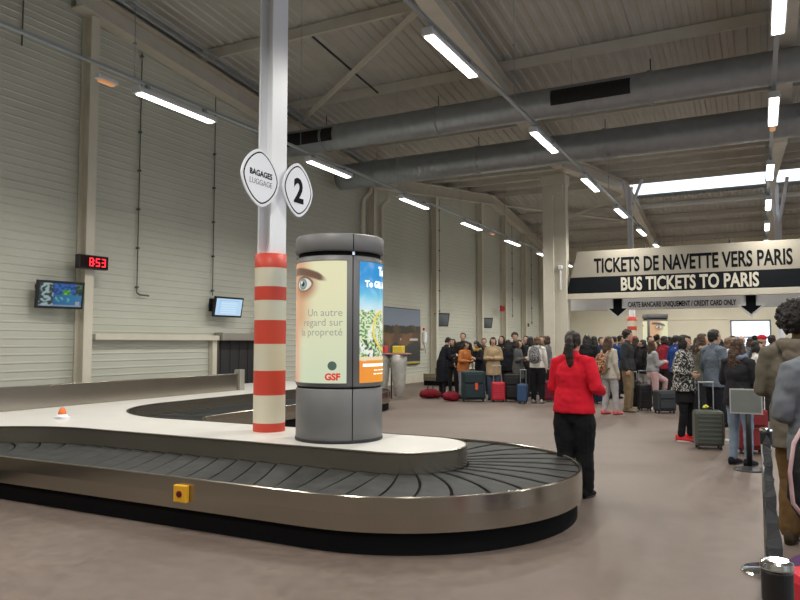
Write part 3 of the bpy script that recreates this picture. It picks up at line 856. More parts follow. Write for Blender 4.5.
def cctv_art(s, t):
    n = noise.noise(Vector((s*14, t*9, 2)))
    c = (.015, .05, .10)
    if s < .33:
        c = mix((.02, .05, .06), (.55, .75, .75), sst(.0, .35, n+.25*math.cos((s-.16)*14)))
    elif t > .5:
        c = mix((.01, .06, .25), (.02, .20, .75), sst(-.2, .2, n))
        if abs(s-.63) < .09 and t < .75: c = mix((.05, .35, .03), (.25, .8, .1), sst(-.1, .3, n))
        if s > .84: c = mix((.01, .03, .02), (.12, .25, .15), sst(-.1, .3, n))
    else:
        c = mix((.01, .12, .40), (.03, .30, .60), s)
        if abs(t-.30) < .10 and .38 < s < .75: c = mix(c, (.2, .7, .55), sst(0, .25, n))
        if abs(s-.9) < .05 and .08 < t < .24: c = (.6, .5, .6)
    if t < .06: c = mix(c, (.5, .6, .7), .6)
    return mix((0, 0, 0), c, .6)
def info_art(s, t):
    c = (.36, .52, .68)
    if .12 < s < .88 and .1 < t < .9:
        if int(t*22) % 3 == 0 and .2 < s < .8: c = (.48, .62, .74)
        if abs(s-.12) < .02 or abs(t-.88) < .02: c = (.25, .42, .65)
    return c
def dark_art(s, t):
    return mix((.10, .13, .14), (.30, .34, .34), sst(.2, .8, .5*s+.5*t)+.2*noise.noise(Vector((s*8, t*8, 1))))
def screen(y, z, w, h, label, art, out=.35, yaw=10, tilt=8, em=1.0, name='wall_screen', arm=True):
    t = thing(name, label, 'screen', (XL+out, y, z), 0)
    t.rotation_euler = (0, R(tilt), -R(yaw))
    bm = bmesh.new(); bx(bm, -.06, 0, -w/2, w/2, -h/2, h/2, bev=.012); bx(bm, -.10, -.06, -w*.33, w*.33, -h*.3, h*.3); obj('screen_case', bm, black_pl, t)
    b_ = .045
    painted('display', w, h, 60, 36, art, paint_mat('display_'+art.__name__, em), t, lambda s, q: Vector((.0015, -w/2+b_+(w-2*b_)*s, -h/2+b_+(h-2*b_)*q)))
    bm = bmesh.new(); tube(bm, [(-.08, -w*.1, 0), (-out+.03, -w*.28, .0)], [.03], 8); bx(bm, -out+.02, -out+.05, -w*.28-.09, -w*.28+.09, -.16, .16); obj('wall_arm', bm, black_pl, t)
    return t
screen(8.74, 2.44, .90, .52, 'black wall screen showing blue and green camera pictures, below the clock', cctv_art, em=.9)
screen(13.42, 2.42, .96, .50, 'black wall screen with a pale blue page, below the second conduit', info_art, yaw=4, em=1.5, tilt=10)
screen(26.4, 2.48, .72, .56, 'small dark grey wall screen above the left end of the waiting group', dark_art, yaw=35, em=.3, tilt=14)
screen(31.75, 2.48, .66, .50, 'small dark grey wall screen left of the red alarm box', dark_art, yaw=35, em=.3, tilt=14)
# alarm box, speaker, dispenser
t = thing('alarm_box', 'small red alarm box on the far left wall', 'alarm box', (XL+.30, 34.0, 3.27))
bm = bmesh.new(); bx(bm, 0, .14, -.2, .2, -.15, .15, bev=.02); obj('box', bm, mat('alarm_red', (.55, .02, .02), .4), t)
bm = bmesh.new(); bx(bm, .14, .16, -.1, .1, -.08, .08); obj('cover_plate', bm, black_pl, t)
t = thing('wall_speaker', 'small black speaker on the cream wall above the crowd', 'speaker', (XL+.05, 38.9, 2.55))
bm = bmesh.new(); bx(bm, 0, .16, -.28, .28, -.1, .1, bev=.03); obj('speaker_case', bm, black_pl, t)
bm = bmesh.new(); bx(bm, .16, .17, -.24, .24, -.07, .07, bev=.004); obj('speaker_grille', bm, dark_metal, t)
t = thing('wall_phone', 'white wall phone box on a cream backing plate right of the landscape poster', 'phone', (XL+.04, 25.2, 1.75))
bm = bmesh.new(); bx(bm, 0, .04, -.22, .22, -.45, .45, bev=.01); obj('backing_plate', bm, cream, t)
bm = bmesh.new(); bx(bm, .04, .16, -.11, .11, -.2, .22, bev=.03); obj('phone_body', bm, white_paint, t)
bm = bmesh.new(); bx(bm, .04, .1, -.05, .05, .28, .38, bev=.02); obj('red_beacon', bm, mat('alarm_red', (.55, .02, .02), .4), t)
tube_pts = [(.06, 0, -.2), (.1, .05, -.5), (.08, .1, -.62)]
bm = bmesh.new(); tube(bm, tube_pts, [.012], 6); obj('cord', bm, dark_metal, t)
# landscape poster
def land_art(s, t):
    n = noise.fractal(Vector((s*5, t*4, 5)), 1.0, 2.0, 4); h1 = .70+.06*noise.noise(Vector((s*4, 0, 1)))+.02*noise.noise(Vector((s*18, 0, 2)))
    if t > h1: return mix((.26, .30, .36), (.20, .25, .33), t)
    c = mix((.20, .10, .04), (.10, .055, .03), sst(-.3, .3, n))
    if t > h1-.14: c = mix((.035, .03, .02), (.10, .06, .03), sst(-.1, .4, n))
    if t < .36+.12*n and s > .35: c = (.03, .03, .028)
    if t < .07: c = mix((.04, .03, .12), (.5, .42, .03), 1 if t < .03 else 0)
    if .42 < t < .46 and .55 < s < .95 and n > -.1: c = (.6, .58, .55)
    return c
t = thing('landscape_poster', 'large wall poster of brown hills under a grey sky behind the recycling stand', 'poster', (XL+.06, 22.55, 1.72))
bm = bmesh.new(); bx(bm, 0, .03, -1.55, 2.35, -1.0, 1.12, bev=.006); obj('poster_frame', bm, dark_metal, t)
painted('poster_print', 3.6, 2.1, 120, 70, land_art, paint_mat('landscape_print', 0, .4), t, lambda s, q: Vector((.034, -1.52+3.84*s, -.97+2.06*q)))
# ---------------------------------------------------------------- pillar, ticket portal and signs
t = thing('portal_pillar', 'tall cream clad pillar left of the ticket sign, rising to the duct', 'pillar', (-5.72, 21.9, 0))
bm = bmesh.new(); bx(bm, -.36, -.02, -.16, .3, 0, 6.85, bev=.01); obj('pillar_cladding', bm, cream, t)
bm = bmesh.new(); bx(bm, -.02, .36, -.05, .3, 0, 6.85, bev=.01); obj('pillar_side_panel', bm, cream, t)
bm = bmesh.new(); bx(bm, -.40, .40, -.22, .34, 6.55, 6.86, bev=.02); bx(bm, -.02, .3, -.2, -.05, 6.2, 6.55, bev=.02); obj('pillar_head', bm, cream, t)
bm = bmesh.new(); bx(bm, .12, .24, -.14, -.05, 3.85, 3.97, bev=.02); bx(bm, .16, .19, -.1, -.05, 3.2, 3.85); obj('junction_box', bm, white_paint, t)
t = thing('ticket_portal', 'cream steel portal frame carrying the bus ticket sign', 'portal frame', (-5.45, 22, 0))
bm = bmesh.new(); bx(bm, -.06, .06, -.08, .12, 0, 2.89); obj('post', bm, cream, t)
bm = bmesh.new(); bx(bm, 9.0, 9.12, -.08, .12, 0, 2.89); obj('post', bm, cream, t)
bm = bmesh.new(); bx(bm, -.10, 9.16, -.08, .14, 2.89, 3.07, bev=.006); obj('crossbeam', bm, cream, t)
sgn_cream = mat('sign_cream', (.38, .35, .29), .5, var=.03, vscale=2)
t = thing('ticket_sign', 'wide cream and black sign reading TICKETS DE NAVETTE VERS PARIS, BUS TICKETS TO PARIS', 'sign', (-5.4, 22, 3.08))
bm = bmesh.new(); P3 = Matrix.Rotation(PI/2, 4, 'X')
prism(bm, [(.14, .50), (8.6, .50), (8.38, 1.31), (.37, 1.31)], -.25, .04, M=P3); obj('upper_panel', bm, sgn_cream, t)
bm = bmesh.new(); prism(bm, [(.0, .0), (8.74, .0), (8.6, .50), (.14, .50)], -.25, .045, M=P3); obj('black_band', bm, mat('sign_black', (.009, .011, .014), .7, spec=.15), t)
TF = lambda x, y, z: Matrix.Translation((x, y, z)) @ FRONT
text_fit('text_navette', 'TICKETS DE NAVETTE VERS PARIS', .87, 6.25, .43, ink, TF(0, -.043, .63), t, bold=.016)
text_fit('text_bus', 'BUS TICKETS TO PARIS', 1.67, 5.41, .38, mat('sign_letter_cream', (.70, .66, .55), .5), TF(0, -.048, .06), t, bold=.016)
for xx in (2.4, 4.7, 6.9):
    bm = bmesh.new(); tube(bm, [(xx, .1, 1.3), (xx, .1, 1.42)], [.035], 8); obj('fixing_bolt', bm, dark_metal, t)
t = thing('card_sign', 'grey hanging sign about credit card only, behind the portal beam', 'sign', (-5.4, 22.9, 2.58))
bm = bmesh.new(); bx(bm, -.1, 8.8, 0, .05, 0, .42, bev=.015); obj('sign_panel', bm, mat('pale_grey_sign', (.82, .82, .84), .5), t)
text_fit('text_card', 'CARTE BANCAIRE UNIQUEMENT / CREDIT CARD ONLY', 1.71, 4.79, .155, ink, TF(0, -.003, .085), t, bold=.006)
bm = bmesh.new()
for xx in (.3, 4.4, 8.4): bx(bm, xx, xx+.03, .01, .04, .4, .75)
obj('hanger', bm, galv, t)
bm = bmesh.new(); bx(bm, 0, 8.9, .0, .05, .7, .78); obj('hanging_rail', bm, cream, t)
for x, lab in ((-3.90, 'dark arrow sign pointing down under the word TICKETS at left'), (-.215, 'dark arrow sign pointing down under the right end of the sign')):
    t = thing('arrow_sign', lab, 'sign', (x, 22.3, 2.36))
    def arrow(bm, g, z0, z1):
        prism(bm, [(0, 0-g*1.5), (.27+g*1.9, .24+g*.4), (.27+g*1.3, .24+g), (.13+g, .24+g), (.13+g, .72), (-.13-g, .72), (-.13-g, .24+g), (-.27-g*1.3, .24+g), (-.27-g*1.9, .24+g*.4)], z0, z1, M=P3)
    bm = bmesh.new(); arrow(bm, .05, -.02, 0); obj('arrow_border', bm, mat('pale_border', (.78, .78, .76), .5), t)
    bm = bmesh.new(); arrow(bm, 0, 0, .006); obj('arrow_face', bm, ink, t)

# forked white columns at the far ridge
for x, lab in ((0.8, 'white forked steel column under the skylight at the right edge'),):
    t = thing('forked_column', lab, 'column', (x, 34, 0)); z = 7.0
    bm = bmesh.new(); bx(bm, -.14, -.11, -.13, .13, 0, z); bx(bm, .11, .14, -.13, .13, 0, z); bx(bm, -.11, .11, -.01, .01, 0, z); obj('column_shaft', bm, white_paint, t)
    for s in (-1, 1):
        bm = bmesh.new(); tube(bm, [(s*.05, 0, z-.3), (s*.38, -.9, zr(33)+.02)], [.07], 4); obj('fork_arm', bm, white_paint, t)
    bm = bmesh.new(); tube(bm, [(0, 0, z-.1), (0, 0, zr(34)+.05)], [.07], 4); obj('fork_arm', bm, white_paint, t)

# recycling stand behind the end of the carousel
t = thing('recycling_stand', 'stand with red and yellow topped clear waste bags beyond the advertising column', 'waste stand', (-9.12, 17.0, 0), R(10))
clear = mat('clear_bag', (.42, .41, .38), .35, var=.15, vscale=8, bump=.6, bscale=6)
bm = bmesh.new(); bx(bm, -1.0, .62, -.22, .22, 1.22, 1.26, bev=.01); obj('stand_top', bm, mat('pink_edge', (.40, .20, .18), .5), t)
for x in (-.95, .04):
    bm = bmesh.new(); tube(bm, [(x, .2, 0), (x, .2, 1.22)], [.02], 8); obj('leg', bm, dark_metal, t)
for k, (x, c, nm) in enumerate(((-.70, (.35, .35, .34), 'grey'), (-.17, (.55, .04, .05), 'red'), (.32, (.70, .55, .06), 'yellow'))):
    bm = bmesh.new(); lathe(bm, [(.05, .06), (.12, .10), (.19, .55), (.225, 1.0), (.23, 1.22)], x, 0, 16); obj('waste_bag', bm, clear, t, True)
    bm = bmesh.new(); bx(bm, x-.14, x+.14, -.16, .12, 1.26, 1.46, bev=.02); obj('bin_lid', bm, mat('lid_'+nm, c, .4), t)
t = thing('pale_bin', 'pale blue translucent bin against the wall left of the waiting group', 'bin', (-11.3, 26.6, 0))
bm = bmesh.new(); bx(bm, -.22, .22, -.3, .3, 0, 1.0, bev=.05); obj('bin_body', bm, mat('pale_blue_bin', (.42, .50, .56), .3), t)
bm = bmesh.new(); bx(bm, -.24, .24, -.32, .32, 1.0, 1.05, bev=.02); obj('bin_rim', bm, mat('bin_rim_white', (.6, .64, .66), .3), t)

# ---------------------------------------------------------------- queue posts
belt_m = mat('belt_webbing', (.012, .013, .016), .65, spec=.08)
satin = mat('satin_steel', (.34, .34, .33), .28, .95)
def belt(bm, p0, p1, twist=0.0, sag=.04):
    p0, p1 = Vector(p0), Vector(p1); n = 30; d = (p1-p0).normalized(); side = d.cross(Vector((0, 0, 1))).normalized(); rows = []
    for i in range(n+1):
        f = i/n; c = p0.lerp(p1, f) - Vector((0, 0, sag*4*f*(1-f))); a = twist*min(1, f*12, (1-f)*12)*(PI/2+.75*math.sin(7*PI*f)) if twist else 0
        u = Vector((0, 0, 1))*math.cos(a) + side*math.sin(a); w = d.cross(u)*.0012
        rows.append([bm.verts.new(c+u*.025+w), bm.verts.new(c-u*.025+w), bm.verts.new(c-u*.025-w), bm.verts.new(c+u*.025-w)])
    for i in range(n):
        for k in range(4): bm.faces.new((rows[i][k], rows[i][(k+1) % 4], rows[i+1][(k+1) % 4], rows[i+1][k]))
    bm.faces.new(rows[0]); bm.faces.new(rows[-1][::-1])
def queue_post(x, y, label, pole, base, to=None, twist=0, black_from=0):
    t = thing('queue_post', label, 'queue post', (x, y, 0))
    bm = bmesh.new(); lathe(bm, [(.18, 0), (.18, .012), (.165, .022), (.06, .036), (.035, .05)], 0, 0, 40); obj('base', bm, base, t, False)
    bm = bmesh.new(); cyl(bm, 0, 0, .04, .93, .033, seg=32); o = obj('pole', bm, pole, t)
    for p in o.data.polygons: p.use_smooth = len(p.vertices) == 4
    bm = bmesh.new(); lathe(bm, [(.036, .86), (.039, .865), (.039, .94), (.035, .948)], 0, 0, 32); obj('belt_head', bm, black_pl, t)
    bm = bmesh.new(); lathe(bm, [(.041, .948), (.042, .952), (.040, .965), (.03, .970)], 0, 0, 32); obj('cap', bm, chrome if pole is not black_pl else black_pl, t)
    if to:
        d = Vector((to[0]-x, to[1]-y, 0)).normalized()*.04
        bm = bmesh.new(); belt(bm, (d.x, d.y, .905), (to[0]-x-d.x, to[1]-y-d.y, .905), twist); obj('belt', bm, belt_m, t)
    return t
queue_post(.015, 5.42, 'chrome queue post with round base standing on the floor at the lower right', satin, chrome)
queue_post(.022, 2.16, 'nearest queue post, only its round top and shaft showing at the bottom right', satin, chrome, (.015, 5.42), 1)
q = queue_post(-.16, 9.61, 'black queue post with a pale information panel beside the red suitcase', black_pl, dark_metal)
bm = bmesh.new(); bx(bm, -.2, .16, -.045, -.035, .68, .985, bev=.004); obj('sign_frame', bm, mat('panel_frame', (.40, .41, .40), .4), q)
bm = bmesh.new(); bx(bm, -.185, .145, -.048, -.044, .70, .97); obj('sign_sheet', bm, mat('panel_sheet', (.17, .185, .18), .3, var=.1, vscale=6), q)

# ---------------------------------------------------------------- luggage
def suitcase(x, y, rz, w, d, h, col, label, ext=.0, hard=True, tagc=None, ribs=True, group=None, name='suitcase', lean=0):
    t = thing(name, label, 'suitcase', (x, y, 0), rz)
    if lean: t.rotation_euler.x = lean
    m = mat('case_%02x%02x%02x%s' % (*[int(c*255) for c in col], 'h' if hard else 's'), col, .35 if hard else .8, bump=0 if hard else .3, bscale=60)
    z0 = .05
    bm = bmesh.new(); bx(bm, -w/2, w/2, -d/2, d/2, z0, h, bev=min(w, d)*.16); o = obj('shell', bm, m, t)
    for p in o.data.polygons: p.use_smooth = False
    if ribs and hard:
        for zz in [z0+h*.15+k*h*.115 for k in range(6)]:
            bm = bmesh.new(); bx(bm, -w*.40, w*.40, -d/2-.006, -d/2+.01, zz, zz+h*.05, bev=.004); obj('shell_rib', bm, m, t)
    if not hard:
        bm = bmesh.new(); bx(bm, -w*.38, w*.38, -d/2-.04, -d/2+.01, z0+.06, z0+h*.5, bev=.018); obj('front_pocket', bm, m, t)
        bm = bmesh.new(); bx(bm, -w*.38, w*.38, -d/2-.03, -d/2+.01, z0+h*.56, h*.9, bev=.014); obj('front_pocket', bm, m, t)
        bm = bmesh.new(); bx(bm, -w*.34, w*.34, -d/2-.043, -d/2-.036, z0+h*.47, z0+h*.482); obj('zip', bm, dark_metal, t)
    for sx in (-1, 1):
        for sy in (-1, 1):
            bm = bmesh.new(); tube(bm, [(sx*(w/2-.05)-.012, sy*(d/2-.04), .028), (sx*(w/2-.05)+.012, sy*(d/2-.04), .028)], [.028], 14); bx(bm, sx*(w/2-.05)-.012, sx*(w/2-.05)+.012, sy*(d/2-.04)-.012, sy*(d/2-.04)+.012, .028, .07)
            obj('wheel', bm, black_pl, t)
    bm = bmesh.new(); tube(bm, [(-.07, 0, h-.005), (-.06, 0, h+.03), (.06, 0, h+.03), (.07, 0, h-.005)], [.011], 8); obj('carry_handle', bm, black_pl, t)
    if ext:
        bm = bmesh.new(); hw = min(.10, w*.3)
        for s in (-1, 1): tube(bm, [(s*hw, d*.35, h-.02), (s*hw, d*.35, h+ext)], [.008], 8)
        tube(bm, [(-hw-.01, d*.35, h+ext), (hw+.01, d*.35, h+ext)], [.014], 8)
        obj('pull_handle', bm, galv, t)
    if tagc:
        bm = bmesh.new(); bx(bm, .03, .10, -d/2-.055, -d/2-.042, h*.40, h*.62, bev=.005); obj('luggage_tag', bm, mat('tag_%d' % int(tagc[0]*99), tagc, .5), t)
    return t
def duffel(x, y, rz, L, r, col, label, tilt=0.0, z=0):
    t = thing('travel_bag', label, 'bag', (x, y, z), rz)
    m = cloth(col)
    bm = bmesh.new(); tube(bm, [(-L/2, 0, r*.9), (-L/4, 0, r), (L/4, 0, r), (L/2, 0, r*.9)], [(r*.9, r*.82), (r, r), (r, r), (r*.9, r*.82)], 18, ref=Vector((0, 1, 0)), round_ends=True)
    if tilt: bmesh.ops.transform(bm, matrix=Matrix.Translation((0, 0, abs(math.sin(tilt))*L*.55)) @ Matrix.Rotation(tilt, 4, 'Y'), verts=bm.verts[:])
    mesh_obj('bag_body', remesh(bm, .016, 'bag_body', 4, .016, 8), m, t)
    bm = bmesh.new(); tube(bm, [(-L*.2, 0, 2*r-.02), (-L*.15, -.02, 2*r+.09), (L*.15, -.02, 2*r+.09), (L*.2, 0, 2*r-.02)], [.014], 8)
    if tilt: bmesh.ops.transform(bm, matrix=Matrix.Translation((0, 0, abs(math.sin(tilt))*L*.55)) @ Matrix.Rotation(tilt, 4, 'Y'), verts=bm.verts[:])
    obj('bag_handle', bm, black_pl, t)
    return t
# ---------------------------------------------------------------- people
skin_m = mat('skin', (.50, .30, .21), .5, var=.05, vscale=20); skin_d = mat('skin_brown', (.20, .105, .065), .5, var=.05, vscale=20)
eye_m = mat('eye_dark', (.02, .015, .012), .2); eyew = mat('eye_white', (.6, .58, .55), .3); lip_m = mat('lip', (.42, .14, .12), .45)
def hair_mat(c):
    return mat('hair_%02x%02x%02x' % tuple(int(x*255) for x in c), c, .5, var=.5, vscale=14, stretch=(6, 6, 1), bump=.8, bscale=24)
BLK, DBR, BRN, LBR, GRY = (.009, .007, .006), (.022, .013, .009), (.06, .03, .016), (.14, .08, .045), (.16, .14, .12)
def remesh(bm, vox, name, smooth_it=4, fold=0.0, fs=7.0):
    bmesh.ops.recalc_face_normals(bm, faces=bm.faces[:])
    me = bpy.data.meshes.new(name); bm.to_mesh(me); bm.free()
    o = bpy.data.objects.new(name, me); COL.objects.link(o)
    md = o.modifiers.new('r', 'REMESH'); md.mode = 'VOXEL'; md.voxel_size = vox; md.use_smooth_shade = True
    s = o.modifiers.new('s', 'SMOOTH'); s.iterations = smooth_it; s.factor = .5
    dg = bpy.context.evaluated_depsgraph_get(); r = bpy.data.meshes.new_from_object(o.evaluated_get(dg))
    bpy.data.objects.remove(o); bpy.data.meshes.remove(me)
    if fold:
        off = random.random()*50
        co = [v.co + v.normal*(fold*noise.noise(Vector((v.co.x*fs+off, v.co.y*fs, v.co.z*fs*.9+v.co.x*4))) + fold*.5*noise.noise(Vector((v.co.x*fs*2.3, v.co.y*fs*2.3+off, v.co.z*fs*2.6)))) for v in r.vertices]
        for v, c in zip(r.vertices, co): v.co = c
    for p in r.polygons: p.use_smooth = True
    return r
def mesh_obj(name, me, ms, parent):
    me.name = name; me.materials.clear()
    for m in (ms if isinstance(ms, (list, tuple)) else [ms]): me.materials.append(m)
    return link(bpy.data.objects.new(name, me), parent)

ARMS = {   # elbow and wrist offsets (x outward, y forward, z up) from the shoulder
    'down': ((.05, -.03, -.27), (.0, .07, -.24)), 'pocket': ((.09, -.07, -.25), (-.05, .12, -.19)),
    'phone': ((.04, .03, -.27), (-.09, .21, .07)), 'cross': ((.05, .06, -.26), (-.23, .12, .03)),
    'fold': ((.06, .02, -.27), (-.20, .17, -.01)), 'handle': ((.06, -.01, -.27), (.03, .13, -.17)),
    'strap': ((.06, .02, -.26), (-.10, .14, .17)), 'back': ((.07, -.10, -.25), (-.12, -.02, -.20)),
    'chin': ((.04, .08, -.25), (-.10, .13, .22)), 'wrist_back': ((.09, -.06, -.25), (-.02, .22, -.06)), 'push': ((.05, .06, -.26), (-.03, .22, -.09))}
def hand(bm, w, d, side, s, mi=0, curl=.9):
    d = d.normalized(); a, b = frame_of(d, Vector((0, 1, 0)))     # a ~ forward (thumb side), b ~ across the palm thickness
    k = s
    tube(bm, [w-d*.03*k, w+d*.015*k, w+d*.05*k, w+d*.085*k], [(.024*k, .018*k), (.032*k, .016*k), (.040*k, .014*k), (.036*k, .011*k)], 10, mi, ref=a, round_ends=True)
    inw = b*(-side)
    if inw.x*side > 0: inw = -inw
    for i, (off, L) in enumerate(((.027, .072), (.009, .080), (-.009, .075), (-.026, .058))):
        p0 = w + d*.08*k + a*off*k; c1 = curl*(.45+.08*i); L *= k
        d1 = (d*math.cos(c1)+inw*math.sin(c1)); d2 = (d*math.cos(c1*2.1)+inw*math.sin(c1*2.1)); d3 = (d*math.cos(c1*2.9)+inw*math.sin(c1*2.9))
        p1 = p0+d1*L*.45; p2 = p1+d2*L*.32; p3 = p2+d3*L*.23
        tube(bm, [p0-d*.012*k, p0, p1, p2, p3], [.0095*k, .0092*k, .0085*k, .0078*k, .0068*k], 7, mi, ref=a, round_ends=True)
    t0 = w + d*.02*k + a*.026*k; t1 = t0 + (d*.6+a*.75+inw*.25).normalized()*.038*k; t2 = t1+(d*.9+a*.25+inw*.45).normalized()*.03*k; t3 = t2+(d*.9+inw*.5).normalized()*.02*k
    tube(bm, [t0-a*.01*k, t1, t2, t3], [.013*k, .0105*k, .0095*k, .0075*k], 7, mi, ref=b, round_ends=True)

def person(x, y, face, label, h=1.7, fem=True, arms=('down', 'down'), hair=('short', DBR), top=((.02, .02, .025), .84), bot=(.02, .02, .022),
           shoes=(.02, .02, .02), lean=0, look=0, nod=0, skin=None, legs=(0, 0), vox=.016, hood=None, scarf=None, skirt=None, bulk=1.0,
           pat=None, collar=None, stripe=None, spread=1.0, legbulk=1.0, knee=None, seat=False, vest=None):
    """face: compass angle the person looks at, radians, 0 = +Y, positive turns towards -X"""
    s = h/1.7; sk = skin or skin_m
    t = thing('person', label, 'person', (x, y, 0), face)
    near = vox < .013
    shw = (.165 if fem else .185)*(.5+.5*bulk); hpw = (.095 if fem else .088)
    Ln = R(lean)
    piv = Vector((0, 0, .93))
    def B(p):                           # bend the upper body forward about the hips
        p = Vector(p)
        if p.z > .93:
            f = min(1, (p.z-.93)/.3); q = p-piv; q = Matrix.Rotation(-Ln*f, 3, 'X') @ q; p = piv+q
        return p*s
    hips = [Vector((sx*hpw, 0, .91)) for sx in (-1, 1)]
    feet = []; knees = []; ank = []
    for i, sx in enumerate((-1, 1)):
        st = legs[i]*.01
        if knee and knee[0] == i:        # raised leg: knee forward, foot on a support
            kz, ky, fz, fy = knee[1:]
            knees.append(Vector((sx*hpw*1.1, ky, kz))); ank.append(Vector((sx*hpw*1.1, fy, fz+.09)))
        else:
            knees.append(Vector((sx*hpw*1.05*spread, st*.45+.02, .48))); ank.append(Vector((sx*hpw*1.15*spread, st, .09)))
    sh = [B((sx*shw, -.005, 1.385)) for sx in (-1, 1)]
    el, wr = [], []
    for i, sx in enumerate((-1, 1)):
        a = ARMS[arms[i]]; e = sh[i]+Vector((a[0][0]*sx, a[0][1], a[0][2]))*s; el.append(e); wr.append(e+Vector((a[1][0]*sx, a[1][1], a[1][2]))*s)
    # --- body, one continuous skin
    bm = bmesh.new()
    tz = [(.88, .15, .10), (.98, .145, .095), (1.10, .125, .085), (1.25, .145, .10), (1.36, .155, .09), (1.42, .09, .06)]
    tube(bm, [B((0, 0, z)) for z, a, b in tz], [(a*s, b*s) for z, a, b in tz], 16, ref=Vector((1, 0, 0)), round_ends=True)
    hc = B((0, .02, 1.585)); lk = Matrix.Rotation(R(look), 3, 'Z') @ Matrix.Rotation(-R(nod)-Ln*.4, 3, 'X')
    H = lambda v: hc + lk @ (Vector(v)*s)
    tube(bm, [B((0, -.01, 1.38)), B((0, 0, 1.45)), H((0, -.01, -.06))], [(.062*s, .06*s), (.052*s, .054*s), (.05*s, .056*s)], 14, round_ends=True)
    ball(bm, H((0, -.012, .022)), (.074*s, .094*s, .092*s), 20, rot=lk); ball(bm, H((0, .018, -.04)), (.058*s, .066*s, .078*s), 18, rot=lk)
    ball(bm, H((0, .052, -.085)), (.028*s, .028*s, .024*s), 12, rot=lk)
    tube(bm, [H((0, .078, .02)), H((0, .098, -.014)), H((0, .102, -.022)), H((0, .088, -.03))], [(.008*s, .008*s), (.012*s, .011*s), (.014*s, .011*s), (.012*s, .008*s)], 8, round_ends=True)
    for sx in (-1, 1):
        ball(bm, H((sx*.074, -.008, -.005)), (.010*s, .018*s, .030*s), 10, rot=lk); ball(bm, H((sx*.036, .058, -.02)), (.022*s, .020*s, .020*s), 10, rot=lk)
    for i, sx in enumerate((-1, 1)):
        tube(bm, [sh[i]-Vector((sx*.05*s, 0, -.005*s)), sh[i], sh[i].lerp(el[i], .5), el[i]], [.045*s, .046*s, .040*s, .036*s], 12, ref=Vector((0, 1, 0)), round_ends=True)
        tube(bm, [el[i], el[i].lerp(wr[i], .35), wr[i], wr[i]+(wr[i]-el[i]).normalized()*.02*s], [.036*s, .036*s, .024*s, .022*s], 12, ref=Vector((0, 1, 0)), round_ends=True)
        hp, kn, an = hips[i]*s, knees[i]*s, ank[i]*s
        tube(bm, [hp, hp.lerp(kn, .4), kn], [.082*s, .072*s, .05*s], 14, round_ends=True)
        tube(bm, [kn, kn.lerp(an, .35), an], [.048*s, .05*s, .032*s], 14, round_ends=True)
        tube(bm, [an+Vector((0, -.03, -.03))*s, an+Vector((0, .05, -.055))*s, an+Vector((0, .12, -.07))*s], [(.034*s, .03*s), (.038*s, .024*s), (.036*s, .016*s)], 10, round_ends=True)
    me = remesh(bm, .0085 if near else .013, 'body', 2)
    b2 = bmesh.new(); b2.from_mesh(me)
    for f in b2.faces: f.smooth = True
    for i, sx in enumerate((-1, 1)): hand(b2, wr[i], wr[i]-el[i], sx, s)
    for sx in (-1, 1):
        ball(b2, H((sx*.029, .0755, .012)), (.0135*s, .008*s, .0075*s), 10, 1, rot=lk); ball(b2, H((sx*.029, .081, .012)), (.0062*s, .004*s, .0062*s), 8, 2, rot=lk)
        tube(b2, [H((sx*.016, .083, .032)), H((sx*.032, .082, .038)), H((sx*.048, .071, .031))], [.0035*s], 6, 4)
    tube(b2, [H((-.022, .080, -.052)), H((0, .088, -.051)), H((.022, .080, -.052))], [(.003*s, .003*s), (.005*s, .007*s), (.003*s, .003*s)], 8, 3)
    b2.to_mesh(me); b2.free()
    for p in me.polygons: p.use_smooth = True
    hm = hair_mat(hair[1]); mesh_obj('body', me, [sk, eyew, eye_m, lip_m, hm], t)
    # --- trousers
    k = legbulk; bm = bmesh.new()
    kh = 1+(k-1)*.3
    tube(bm, [Vector((0, 0, z))*s for z in (.84, .92, 1.02)], [(.166*s*kh, .122*s*kh), (.168*s*kh, .125*s*kh), (.142*s, .105*s)], 18, round_ends=True)
    for i in (0, 1):
        hp, kn, an = hips[i]*s, knees[i]*s, ank[i]*s; fl = .062 if not fem else .052
        tube(bm, [hp, hp.lerp(kn, .35), kn], [.096*s*kh, .09*s*k, .070*s*k], 14, round_ends=True)
        tube(bm, [kn, kn.lerp(an, .4), an+Vector((0, 0, .01))], [.066*s*k, .063*s*k, fl*s*k], 14, round_ends=True)
    botm = bot if isinstance(bot, bpy.types.Material) else cloth(bot)
    mesh_obj('trousers', remesh(bm, vox*.8, 'trousers', 3, .008*s, 9), botm, t)
    if skirt:
        bm = bmesh.new(); tube(bm, [Vector((0, 0, z))*s for z in (skirt[0], .7, .9, 1.02)], [(.20*s, .15*s), (.195*s, .145*s), (.175*s, .13*s), (.14*s, .105*s)], 20, round_ends='top')
        mesh_obj('skirt', remesh(bm, vox, 'skirt', 3, .01, 8), cloth(skirt[1]), t)
    # --- shoes
    for i, sx in enumerate((-1, 1)):
        an = ank[i]*s; bm = bmesh.new()
        prof = [(-.085, .030, .05, .055), (-.04, .040, .05, .055), (.03, .043, .044, .048), (.10, .046, .034, .036), (.155, .040, .026, .028), (.185, .022, .020, .018)]
        rings = []
        for (yy, w, cz, hh) in prof:
            rings.append([bm.verts.new(Vector((an.x+w*s*math.cos(q), an.y+yy*s, an.z-.09*s+max(.002, cz*s+hh*s*math.sin(q))))) for q in [2*PI*j/14 for j in range(14)]])
        for a_, b_ in zip(rings, rings[1:]):
            for j in range(14): bm.faces.new((a_[j], a_[(j+1) % 14], b_[(j+1) % 14], b_[j]))
        bm.faces.new(rings[0]); bm.faces.new(rings[-1])
        so = obj('shoe', bm, cloth(shoes), t, True)
        bm = bmesh.new(); n = 20
